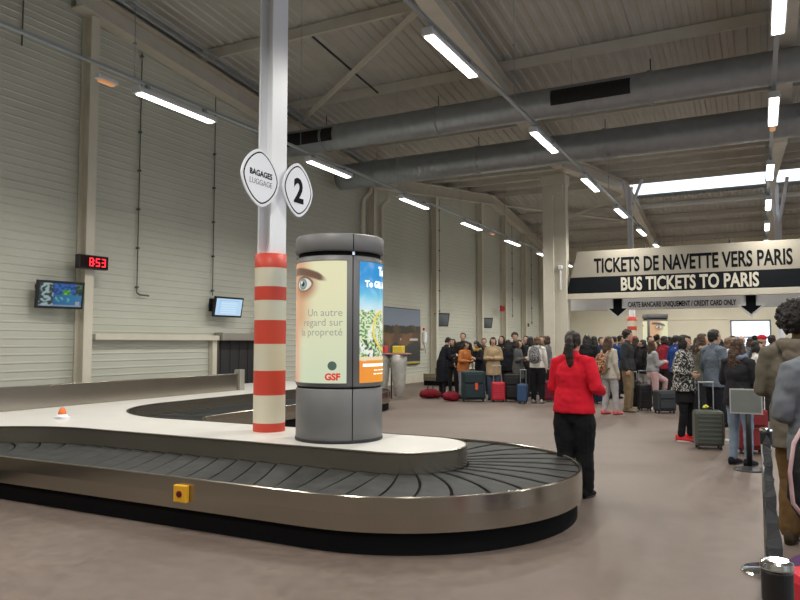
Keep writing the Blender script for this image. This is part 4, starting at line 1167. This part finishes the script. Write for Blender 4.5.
        out = [(an.x+.047*s*math.cos(q)*(1 if math.sin(q) < .3 else .95), an.y+(.05+.137*math.sin(q))*s) for q in [2*PI*j/n for j in range(n)]]
        prism(bm, out, an.z-.09*s, an.z-.072*s); obj('sole', bm, cloth(stripe) if stripe else black_pl, so)
    # --- upper garment
    hem = top[1]; bb = bulk; bm = bmesh.new(); c = .028
    zs = [z for z in (hem, .92, 1.02, 1.12, 1.25, 1.34, 1.40) if z >= hem-.001]
    def tr(z):
        kb = max(bb, kh*1.04)
        if z < .95: return ((.190+.03*(.95-z))*kb, (.145+.03*(.95-z))*kb)
        if z < 1.07: return (.178*kb, .138*kb)
        if z < 1.18: return ((.158 if fem else .168)*bb, .122*bb)
        if z < 1.3: return (.172*bb*(1 if fem else 1.06), .132*bb)
        if z < 1.37: return (.175*(.6+.4*bb)*(1 if fem else 1.08), .115)
        return (.105, .078)
    tube(bm, [B((0, 0, z)) for z in zs], [(tr(z)[0]*s, tr(z)[1]*s) for z in zs], 22, ref=Vector((1, 0, 0)), round_ends='top')
    for i, sx in enumerate((-1, 1)):
        tube(bm, [sh[i]-Vector((sx*.07*s, 0, -.01*s)), sh[i]-Vector((sx*.004*s, 0, .004*s)), sh[i].lerp(el[i], .5), el[i]], [.062*s*bb, .066*s*bb, .060*s*bb, .055*s*bb], 14, ref=Vector((0, 1, 0)), round_ends=True)
        tube(bm, [el[i], el[i].lerp(wr[i], .4), wr[i].lerp(el[i], .04)], [.055*s*bb, .052*s*bb, .042*s*bb], 14, ref=Vector((0, 1, 0)), round_ends=True)
    tube(bm, [B((0, -.01, 1.37)), B((0, .0, 1.455))], [(.082*s, .078*s), (.068*s, .068*s)], 14, round_ends=True)
    topm = top[0] if isinstance(top[0], bpy.types.Material) else cloth(top[0])
    mesh_obj('jacket', remesh(bm, vox*.85, 'jacket', 3, .011*s*(1+.3*(bb-1)), 8), pat or topm, t)
    if hood:
        bm = bmesh.new()
        tube(bm, [B((-.09, .05, 1.44)), B((-.11, -.04, 1.455)), B((-.06, -.115, 1.44)), B((0, -.135, 1.43)), B((.06, -.115, 1.44)), B((.11, -.04, 1.455)), B((.09, .05, 1.44))], [.034*s, .045*s, .055*s, .062*s, .055*s, .045*s, .034*s], 12, ref=Vector((0, 0, 1)), round_ends=True)
        ball(bm, B((0, -.135, 1.37)), (.10*s, .05*s, .085*s), 14)
        mesh_obj('hood', remesh(bm, vox*.8, 'hood', 3, .008, 12), cloth(hood), t)
    if scarf:
        bm = bmesh.new(); n = 16
        ps = [B((.085*math.cos(2*PI*j/n), .082*math.sin(2*PI*j/n), 1.455+.012*math.sin(4*PI*j/n))) for j in range(n+1)]
        tube(bm, ps, [(.042*s, .036*s)], 10, ref=Vector((0, 0, 1)), round_ends=True); tube(bm, [B((.05, .10, 1.44)), B((.06, .14, 1.33)), B((.05, .15, 1.2))], [(.045*s, .02*s)], 10, round_ends=True)
        mesh_obj('scarf', remesh(bm, vox*.7, 'scarf', 2, .006, 16), cloth(scarf), t)
    if vest:
        bm = bmesh.new(); n = 18
        ps = [B((.10*math.cos(2*PI*j/n), .012+.09*math.sin(2*PI*j/n), 1.44)) for j in range(n+1)]
        tube(bm, ps, [(.05*s, .045*s)], 10, ref=Vector((0, 0, 1)), round_ends=True)
        mesh_obj('fur_collar', remesh(bm, vox*.7, 'fur_collar', 1, .016, 30), cloth(vest), t)
    # --- hair or hat
    kind = hair[0]; bm = bmesh.new()
    def hb(v, r_, sg=14): ball(bm, H(v), tuple(q*s for q in r_), sg, rot=lk)
    fold, fq = .006, 30
    if kind in ('short', 'long', 'pony', 'bob', 'bun', 'curly', 'thin'):
        e = .0 if kind != 'thin' else -.006
        hb((0, -.032, .040), (.082+e, .084+e, .082+e), 20); hb((0, -.006, .078), (.064+e, .070+e, .042+e), 18)
        for sx in (-1, 1): hb((sx*.060, -.022, .012), (.024, .046, .050))
        hb((0, -.07, -.02), (.062, .038, .055))
    if kind == 'long':
        for sx in (-1, 1): tube(bm, [H((sx*.066, -.01, .03)), H((sx*.082, -.015, -.06)), H((sx*.080, -.03, -.15)), H((sx*.07, -.04, -.23))], [(.026*s, .042*s), (.028*s, .045*s), (.030*s, .042*s), (.016*s, .022*s)], 12, round_ends=True)
        tube(bm, [H((0, -.075, .02)), H((0, -.098, -.08)), H((0, -.115, -.18)), H((0, -.125, -.28))], [(.070*s, .034*s), (.082*s, .038*s), (.080*s, .034*s), (.05*s, .018*s)], 14, round_ends=True); fold = .010
    if kind == 'bob':
        for sx in (-1, 1): hb((sx*.068, -.01, -.035), (.030, .055, .085))
        hb((0, -.072, -.045), (.072, .042, .075)); hb((0, .045, .075), (.05, .045, .03))
    if kind == 'pony':
        tube(bm, [H((0, -.10, .045)), H((0, -.135, .035)), H((0, -.150, -.03)), H((.0, -.145, -.13)), H((.004, -.135, -.22)), H((.006, -.13, -.27))], [(.030*s, .03*s), (.036*s, .036*s), (.046*s, .040*s), (.048*s, .036*s), (.034*s, .026*s), (.012*s, .010*s)], 14, round_ends=True)
    if kind == 'bun': hb((0, -.105, .075), (.042, .04, .042))
    if kind == 'curly':
        for j in range(60):
            a = random.random()*2*PI; b = random.uniform(-.25, 1)*PI/2; v = Vector((math.cos(a)*math.cos(b), math.sin(a)*math.cos(b), math.sin(b)))
            if v.y > .45 and v.z < .35: continue
            hb((v.x*.085, -.02+v.y*.09, .04+v.z*.085), (.024,)*3, 8)
    if kind == 'afro':
        hb((0, -.035, .065), (.135, .135, .125), 24)
        for j in range(150):
            a = random.random()*2*PI; b = random.uniform(-.6, 1)*PI/2; v = Vector((math.cos(a)*math.cos(b), math.sin(a)*math.cos(b), math.sin(b)))
            if v.y > .5 and v.z < .3: continue
            hb((v.x*.132, -.035+v.y*.132, .065+v.z*.125), (.022,)*3, 8)
        fold, fq = .014, 45
    if kind == 'hoodup':
        hb((0, -.03, .03), (.10, .105, .11), 20); hb((0, -.07, -.08), (.085, .06, .08)); tube(bm, [H((-.08, .05, -.05)), H((-.07, .06, .07)), H((0, .055, .115)), H((.07, .06, .07)), H((.08, .05, -.05))], [.02*s], 8, round_ends=True)
    if kind == 'cap':
        hb((0, -.012, .055), (.085, .098, .072), 20); tube(bm, [H((0, .05, .07)), H((0, .12, .055)), H((0, .15, .048))], [(.06*s, .012*s), (.055*s, .008*s), (.03*s, .005*s)], 12, round_ends=True); fold = 0
    if kind != 'bald':
        me = remesh(bm, min(vox*.55, .009) if near else .011, 'hair', 2, fold, fq)
        mesh_obj({'cap': 'cap', 'hoodup': 'hood'}.get(kind, 'hair'), me, cloth(hair[1]) if kind in ('cap', 'hoodup') else hm, t)
    else: bm.free()

    return t, B, H, s, bulk

def backpack(info, col, label, pat=None, w=.15, hh=.23, d=.085, zc=1.20, piping=None):
    """a bag worn on the back of a person: its own thing, placed in the person's frame"""
    pt, B, H = info[0], info[1], info[2]; s = info[3]
    o = thing('backpack', label, 'backpack', pt.location, pt.rotation_euler.z)
    m = pat or cloth(col)
    bm = bmesh.new(); c = B((0, -.13-.135*info[4], zc)); lower = c-Vector((0, 0, hh*.8))*s; upper = c+Vector((0, .02, hh*.8))*s
    tube(bm, [lower, c-Vector((0, .012, .05)), c+Vector((0, 0, .08)), upper], [(w*s, d*s), (w*1.06*s, d*1.1*s), (w*s, d*s), (w*.7*s, d*.6*s)], 16, round_ends=True)
    mesh_obj('bag_body', remesh(bm, .014, 'bag_body', 3, .006, 12), m, o)
    bm = bmesh.new(); c2 = c-Vector((0, d*s*.9, hh*.35*s)); tube(bm, [c2-Vector((0, 0, .07)), c2+Vector((0, 0, .05))], [(w*.7*s, d*.45*s)], 14, round_ends=True); obj('front_pocket', bm, m, o, True)
    if piping:
        bm = bmesh.new(); tube(bm, [lower+Vector((-w*.9, 0, -.03)), c+Vector((-w*1.12, -.03, -.12)), c+Vector((-w*1.14, -.03, .06)), upper+Vector((-w*.75, 0, 0))], [(.016, .02)], 8); obj('edge_strip', bm, cloth(piping), o, True)
    for sx in (-1, 1):
        bm = bmesh.new()
        tube(bm, [upper+Vector((sx*.08, .03, -.02)), B((sx*.10, .0, 1.465)), B((sx*.11, .10, 1.36)), B((sx*.13, .13, 1.2)), B((sx*.15, .03, 1.08)), lower+Vector((sx*.10, .06, .03))], [(.022, .008)], 8, ref=Vector((1, 0, 0))); obj('shoulder_strap', bm, m, o)
    return o
def F(a): return R(27.2+a)
white_p = pattern_cloth('black_white_print', (.012, .012, .014), (.55, .54, .50), 16, .56)
flower_p = pattern_cloth('flower_print', (.10, .03, .02), (.30, .12, .05), 14, .5, (.45, .30, .16))
# woman in red in the foreground
person(-1.7, 7.15, F(-38), 'person in a bright red jacket with a dark ponytail, standing beside the carousel end', 1.665, True, ('fold', 'wrist_back'),
       ('pony', DBR), ((.62, .012, .03), .86), (.010, .010, .012), (.012, .012, .012), look=6, bulk=1.12, vox=.011, legs=(-4, 6), legbulk=1.42, spread=.92)
text_dummy = None
# group by the left wall
person(-8.14, 18.46, F(-70), 'person in a long dark coat bending over at the left end of the waiting group', 1.72, True, ('fold', 'phone'), ('short', BLK), ((.010, .012, .018), .42), lean=16, nod=25)
person(-7.94, 19.57, F(165), 'tall person in a dark jacket behind the orange jacket, short dark hair', 1.84, False, ('down', 'down'), ('short', DBR), ((.025, .022, .022), .84))
person(-7.36, 18.13, F(-140), 'person in an orange jacket with long dark hair looking down', 1.60, True, ('phone', 'fold'), ('long', DBR), ((.42, .15, .045), .80), (.22, .22, .24), lean=10, nod=30)
person(-7.22, 19.1, F(120), 'person in dark clothes with a mustard fur collar behind the big dark suitcase', 1.60, True, ('phone', 'fold'), ('long', BLK), ((.018, .018, .022), .80), lean=10, nod=30, vest=(.38, .25, .08))
person(-6.49, 18.18, F(165), 'person in a beige coat and jeans behind the small bright red suitcase', 1.70, True, ('fold', 'fold'), ('bob', BLK), ((.38, .28, .17), .66), (.06, .09, .15), look=12)
person(-6.74, 19.63, F(150), 'person with black hair half hidden behind the beige coat', 1.74, True, ('down', 'down'), ('long', BLK), ((.02, .02, .025), .84))
person(-6.39, 19.13, F(-10), 'person in a black padded jacket seen from behind, right of the beige coat', 1.63, True, ('fold', 'down'), ('long', BLK), ((.012, .013, .018), .78), bulk=1.15)
person(-5.83, 18.3, F(-120), 'person in a long grey coat with brown hair, behind the blue suitcase', 1.63, True, ('fold', 'phone'), ('bob', BRN), ((.085, .085, .085), .60), (.05, .06, .08), look=10)
person(-6.62, 20.48, F(175), 'tall person in a black coat behind the grey coat', 1.84, False, ('down', 'down'), ('curly', BLK), ((.015, .015, .018), .7))
person(-5.92, 19.71, F(40), 'person with black hair between the grey coat and the white jacket', 1.72, True, ('down', 'down'), ('long', BLK), ((.02, .02, .025), .82))
wj = person(-5.11, 17.65, F(-28), 'person in a white jacket with a grey backpack, seen from behind at the left group', 1.71, True, ('fold', 'down'), ('bob', LBR), ((.60, .57, .52), .90), (.010, .010, .012), (.3, .28, .26), legbulk=1.25)
backpack(wj, (.10, .10, .11), 'grey backpack on the white jacket', pattern_cloth('grey_print_bag', (.03, .03, .035), (.25, .25, .26), 18, .5), w=.14, hh=.2, zc=1.25)
person(-5.16, 18.75, F(60), 'person with brown hair and a grey speckled sleeve behind the white jacket', 1.73, True, ('down', 'fold'), ('bob', BRN), (pattern_cloth('grey_speckle', (.06, .06, .065), (.16, .16, .17), 30), .84))
# middle group
person(-4.55, 19.06, F(-20), 'person in dark clothes half hidden left of the long black coat', 1.72, True, ('down', 'down'), ('long', BLK), ((.02, .022, .028), .78))
person(-3.82, 17.53, F(-15), 'person in a long black coat seen from behind, right of the red jacket', 1.74, True, ('down', 'down'), ('long', BLK), ((.010, .011, .013), .50), bulk=1.18)
person(-3.91, 19.73, F(-160), 'person in dark navy half hidden left of the flowered backpack', 1.70, False, ('down', 'down'), ('short', DBR), ((.02, .025, .05), .84))
g = person(-2.93, 15.62, F(-62), 'person in a cream cardigan and pale grey joggers with a flowered backpack', 1.68, True, ('down', 'down'), ('long', BRN), ((.42, .39, .33), .78), (.36, .35, .36), (.60, .12, .13), look=-20, stripe=(.02, .02, .02), legs=(-6, 8), legbulk=1.08)
backpack(g, (.3, .1, .05), 'red and brown flowered backpack on the cream cardigan', flower_p, w=.15, hh=.22, zc=1.12)
person(-2.68, 16.42, F(-120), 'tall person with dark curly hair, dark jacket and khaki trousers, hand at the chin', 1.83, False, ('chin', 'down'), ('curly', DBR), ((.032, .034, .036), .86), (.22, .16, .095), (.25, .20, .14), look=15, legbulk=1.15)
k = person(-2.6, 18.26, F(-60), 'person in black carrying a black backpack, behind the two black suitcases', 1.62, True, ('down', 'strap'), ('bob', BLK), ((.02, .02, .022), .82), (.35, .33, .32))
backpack(k, (.012, .012, .014), 'large black backpack above the black suitcases', w=.18, hh=.26)
person(-2.19, 16.78, F(-88), 'person in a grey sweater and pink trousers resting one foot on a bag', 1.60, True, ('phone', 'phone'), ('long', BRN), ((.30, .30, .31), .95), (.50, .33, .32), (.6, .6, .6), look=-6, nod=-8, knee=(0, .72, .34, .36, .32), stripe=(.6, .6, .6))
person(-2.28, 19.78, F(-70), 'person in a dark red top behind the grey sweater', 1.72, True, ('down', 'phone'), ('bob', DBR), ((.25, .02, .035), .84))
person(-1.89, 18.85, F(-70), 'person in a royal blue jacket behind the red top', 1.73, False, ('down', 'phone'), ('short', BLK), ((.015, .045, .19), .80))
person(-2.9, 21.72, F(-160), 'person with dark hair in olive, far behind the black backpack', 1.74, False, ('down', 'down'), ('short', BLK), ((.07, .075, .05), .84))
# right group
person(-1.09, 12.0, F(-128), 'person in a black and white patterned top, black trousers and red shoes', 1.67, True, ('down', 'wrist_back'), ('bob', BLK), (white_p, .80), (.010, .010, .012), (.55, .03, .035), look=8, vox=.012, bulk=1.22, skirt=(.62, (.012, .012, .014)), stripe=(.6, .6, .58), legs=(4, -4))
person(-0.96, 14.04, F(-100), 'person with long brown hair in an olive jacket behind the patterned top', 1.71, True, ('chin', 'fold'), ('long', BRN), ((.085, .085, .065), .80), (.02, .02, .03), scarf=(.30, .24, .18))
person(-0.65, 12.0, F(-80), 'person in a grey blue denim jacket holding the pull handle of the grey green suitcase', 1.75, False, ('handle', 'handle'), ('short', BLK), ((.11, .135, .17), .84), (.015, .016, .022), (.50, .50, .50), look=4, vox=.012, stripe=(.6, .6, .6), bulk=1.08)
person(-0.52, 14.27, F(-60), 'person in a white hooded top between the denim and black jackets', 1.64, True, ('down', 'down'), ('bob', LBR), ((.55, .56, .60), .84), hood=(.58, .60, .64))
person(-0.26, 9.95, F(-58), 'person in a black jacket, jeans and grey blue scarf beside the black queue post', 1.60, True, ('fold', 'fold'), ('long', BRN), ((.018, .019, .022), .80), (.20, .26, .34), (.015, .015, .018), look=-10, vox=.012, scarf=(.16, .20, .28), bulk=1.12)
person(-0.39, 17.6, F(175), 'bald person facing the camera far behind the black jacket', 1.70, False, ('down', 'down'), ('bald', DBR), ((.10, .12, .14), .84))
person(0.02, 15.78, F(-60), 'person in a red cap behind the curly haired person', 1.70, False, ('down', 'down'), ('cap', (.5, .02, .03)), ((.05, .05, .06), .84))
person(-0.07, 13.71, F(-110), 'person in a white shirt partly hidden left of the olive parka', 1.58, True, ('fold', 'fold'), ('bob', BLK), ((.55, .52, .50), .84))
person(0.27, 6.28, F(-38), 'person with a big round afro and olive grey parka at the right edge', 1.80, False, ('fold', 'fold'), ('afro', (.018, .014, .013)), ((.125, .11, .085), .70), (.13, .075, .03), (.05, .035, .02), vox=.0115, hood=(.15, .13, .10), bulk=1.16, legbulk=1.15, skin=skin_d, look=-5)
e = person(0.34, 5.08, F(5), 'person in a grey blue knitted jacket cut off by the right edge, nearest the camera', 1.70, False, ('fold', 'down'), ('short', DBR), ((.15, .165, .19), .82), (.03, .028, .03), vox=.0115, bulk=1.2, scarf=(.14, .18, .25))
bagx, bagy = 0.19, 4.88
t = thing('shoulder_bag', 'dark shoulder bag with a pale pink edge strip hanging at the right edge', 'bag', (bagx, bagy, 0), F(0))
bm = bmesh.new(); tube(bm, [(0.04, 0, .52), (0.02, 0, .62), (.03, 0, .85), (.07, 0, 1.0)], [(.06, .05), (.10, .07), (.09, .065), (.045, .04)], 18, round_ends=True)
mesh_obj('bag_body', remesh(bm, .012, 'bag_body', 3, .01, 12), cloth((.02, .02, .022)), t)
bm = bmesh.new(); tube(bm, [(.0, -.05, .50), (-.075, -.045, .60), (-.085, -.04, .78), (-.05, -.03, .95), (.03, 0, 1.05)], [(.013, .010)], 10); obj('edge_strip', bm, cloth((.50, .34, .35)), t, True)
bm = bmesh.new(); tube(bm, [(.07, 0, 1.0), (.10, .0, 1.2), (.13, 0, 1.36)], [(.016, .006)], 8); obj('strap', bm, cloth((.02, .02, .022)), t)
# crowd behind, near the portal
ex = [
 (0,0,'long',BLK,(.02,.02,.02),'person with black hair farthest back at the left end of the waiting group',1.66,150),
 (0,0,'short',BRN,(.12,.10,.07),'person in brown behind the mustard fur collar',1.68,170),
 (0,0,'short',BLK,(.02,.02,.03),'person in dark clothes deepest in the left group behind the grey coat',1.76,160),
 (0,0,'bun',DBR,(.10,.09,.09),'person with a hair bun far behind the white jacket',1.74,170),
 (0,0,'short',DBR,(.06,.07,.05),'person in dull green behind the long black coat, to its left',1.74,160),
 (0,0,'long',BLK,(.03,.03,.03),'person with long black hair behind the long black coat, to its right',1.74,20),
 (0,0,'short',DBR,(.02,.05,.16),'person in a blue jacket just behind the cream cardigan',1.72,-60),
 (0,0,'short',BLK,(.05,.05,.05),'person in grey behind the curly haired person in the dark jacket',1.76,-100),
 (0,0,'long',DBR,(.10,.03,.03),'person in maroon behind the curly haired person, to the right',1.70,-60),
 (0,0,'curly',BLK,(.03,.03,.03),'person with curly black hair deep in the crowd below the distant striped column',1.78,-80),
 (0,0,'long',BLK,(.02,.03,.10),'person in navy deep in the crowd behind the red top',1.72,-60),
 (0,0,'short',BLK,(.05,.04,.04),'person with short black hair right behind the patterned top',1.72,-60),
 (0,0,'long',DBR,(.12,.10,.08),'person in light brown between the patterned top and the olive jacket, farther back',1.66,-70),
 (0,0,'short',BRN,(.04,.05,.05),'person in slate grey behind the olive jacket',1.72,-70),
 (0,0,'long',BLK,(.05,.05,.06),'person in charcoal behind the denim jacket, to its right',1.62,-60),
 (0,0,'short',BLK,(.10,.03,.03),'person in rust red far behind the white hooded top',1.72,170),
 (0,0,'long',BRN,(.14,.13,.12),'person in pale grey far behind the black jacket',1.68,-60),
 (0,0,'short',BLK,(.02,.02,.03),'person in black farthest back left of the olive parka',1.76,-60),
 (0,0,'short',DBR,(.05,.07,.10),'person in dusty blue behind the olive parka',1.72,-60),
]
EXPOS = [(-8.44, 19.99), (-7.49, 20.15), (-6.56, 21.41), (-5.86, 20.64), (-4.74, 20.43), (-4.53, 21.78), (-3.63, 20.1), (-3.82, 22.14), (-3.17, 20.9), (-2.87, 23.08), (-2.4, 22.2), (-1.86, 21.8), (-1.27, 17.26), (-1.28, 20.52), (-0.85, 18.15), (-0.62, 19.4), (-0.27, 22.5), (-0.15, 23.36), (0.23, 18.14)]
for (xx, yy), (kind, hc_, tc_, lab, hh, a) in zip(EXPOS, [e_[2:] for e_ in ex]):
    person(xx, yy, F(a), lab, hh, kind in ('long', 'bun'), ('down', 'fold'), (kind, hc_), (tc_, .82))
# luggage
suitcase(-6.78, 17.41, F(0), .62, .34, .80, (.012, .028, .035), 'big dark teal soft suitcase with an orange red tag before the left group', hard=False, tagc=(.75, .08, .05))
suitcase(-6.15, 17.57, F(4), .34, .22, .52, (.48, .02, .04), 'small bright red cabin suitcase with raised handle in front of the beige coat', ext=.42)
suitcase(-5.87, 17.88, F(-6), .42, .26, .72, (.012, .012, .014), 'black suitcase right of the small red suitcase', hard=False)
suitcase(-5.44, 17.42, F(-20), .24, .32, .50, (.03, .07, .16), 'blue suitcase on the floor left of the white jacket', hard=True, ribs=False, ext=.35)
suitcase(-5.02, 18.26, F(8), .34, .26, .55, (.16, .008, .025), 'dark red suitcase right of the white jacket', ext=.3)
duffel(-8.19, 17.76, F(8), .40, .135, (.15, .010, .018), 'dark red travel bag lying at the far left of the waiting group')
duffel(-7.32, 17.19, F(0), .28, .13, (.17, .010, .022), 'red travel bag against the big dark teal suitcase')
suitcase(-3.65, 18.29, F(0), .36, .26, .62, (.012, .025, .07), 'navy suitcase standing between the black coat and the cream cardigan')
suitcase(-2.7, 17.2, F(-10), .34, .24, .66, (.012, .012, .014), 'black suitcase beside the khaki trousers', hard=False, ext=.2)
suitcase(-2.4, 16.91, F(0), .30, .24, .60, (.016, .016, .018), 'black suitcase left of the pink trousers', hard=True, ext=.3)
suitcase(-1.92, 16.47, F(6), .44, .26, .50, (.03, .035, .04), 'dark patterned travel case under the raised foot in pink trousers', hard=False)
gs = suitcase(-0.72, 11.29, F(-12), .40, .27, .56, (.065, .075, .062), 'grey green hard suitcase with raised handle and yellow tag beside the denim jacket', ext=.40)
bm = bmesh.new()
for q in range(5): ball(bm, (.01*q-.05, -.02+.02*(q % 2), .60+.012*(q % 3)), (.025, .012, .014), 8)
obj('yellow_ribbon', bm, mat('yellow_ribbon', (.75, .70, .08), .5), gs)
suitcase(-0.17, 11.12, F(-6), .42, .28, .62, (.20, .015, .02), 'dark red suitcase behind the black queue post', hard=False)
suitcase(0.27, 3.46, F(0), .38, .26, .60, (.50, .01, .03), 'bright crimson suitcase cut off by the bottom right corner')
duffel(0.23, 4.62, F(70), .34, .17, (.09, .04, .11), 'purple cloth bag on the floor at the right edge')

# ---------------------------------------------------------------- camera, daylight, view
cam = bpy.data.cameras.new('camera'); co = bpy.data.objects.new('camera', cam); COL.objects.link(co); SC.camera = co
cam.sensor_fit = 'HORIZONTAL'; cam.sensor_width = 36; cam.lens = 700/800*36; cam.clip_start = .05; cam.clip_end = 300
co.location = (0, 0, 1.55)
yaw = math.atan(360/700); pit = math.atan(42.5/700)
co.rotation_euler = (PI/2+pit, 0, yaw)
wd = bpy.data.worlds.new('daylight'); SC.world = wd; wd.use_nodes = True
bg = wd.node_tree.nodes['Background']; bg.inputs[0].default_value = (.82, .91, 1.0, 1); bg.inputs[1].default_value = 2.4
SC.view_settings.view_transform = 'Standard'; SC.view_settings.look = 'None'; SC.view_settings.gamma = 1.0
SC.view_settings.use_curve_mapping = False
SC.view_settings.exposure = -0.25
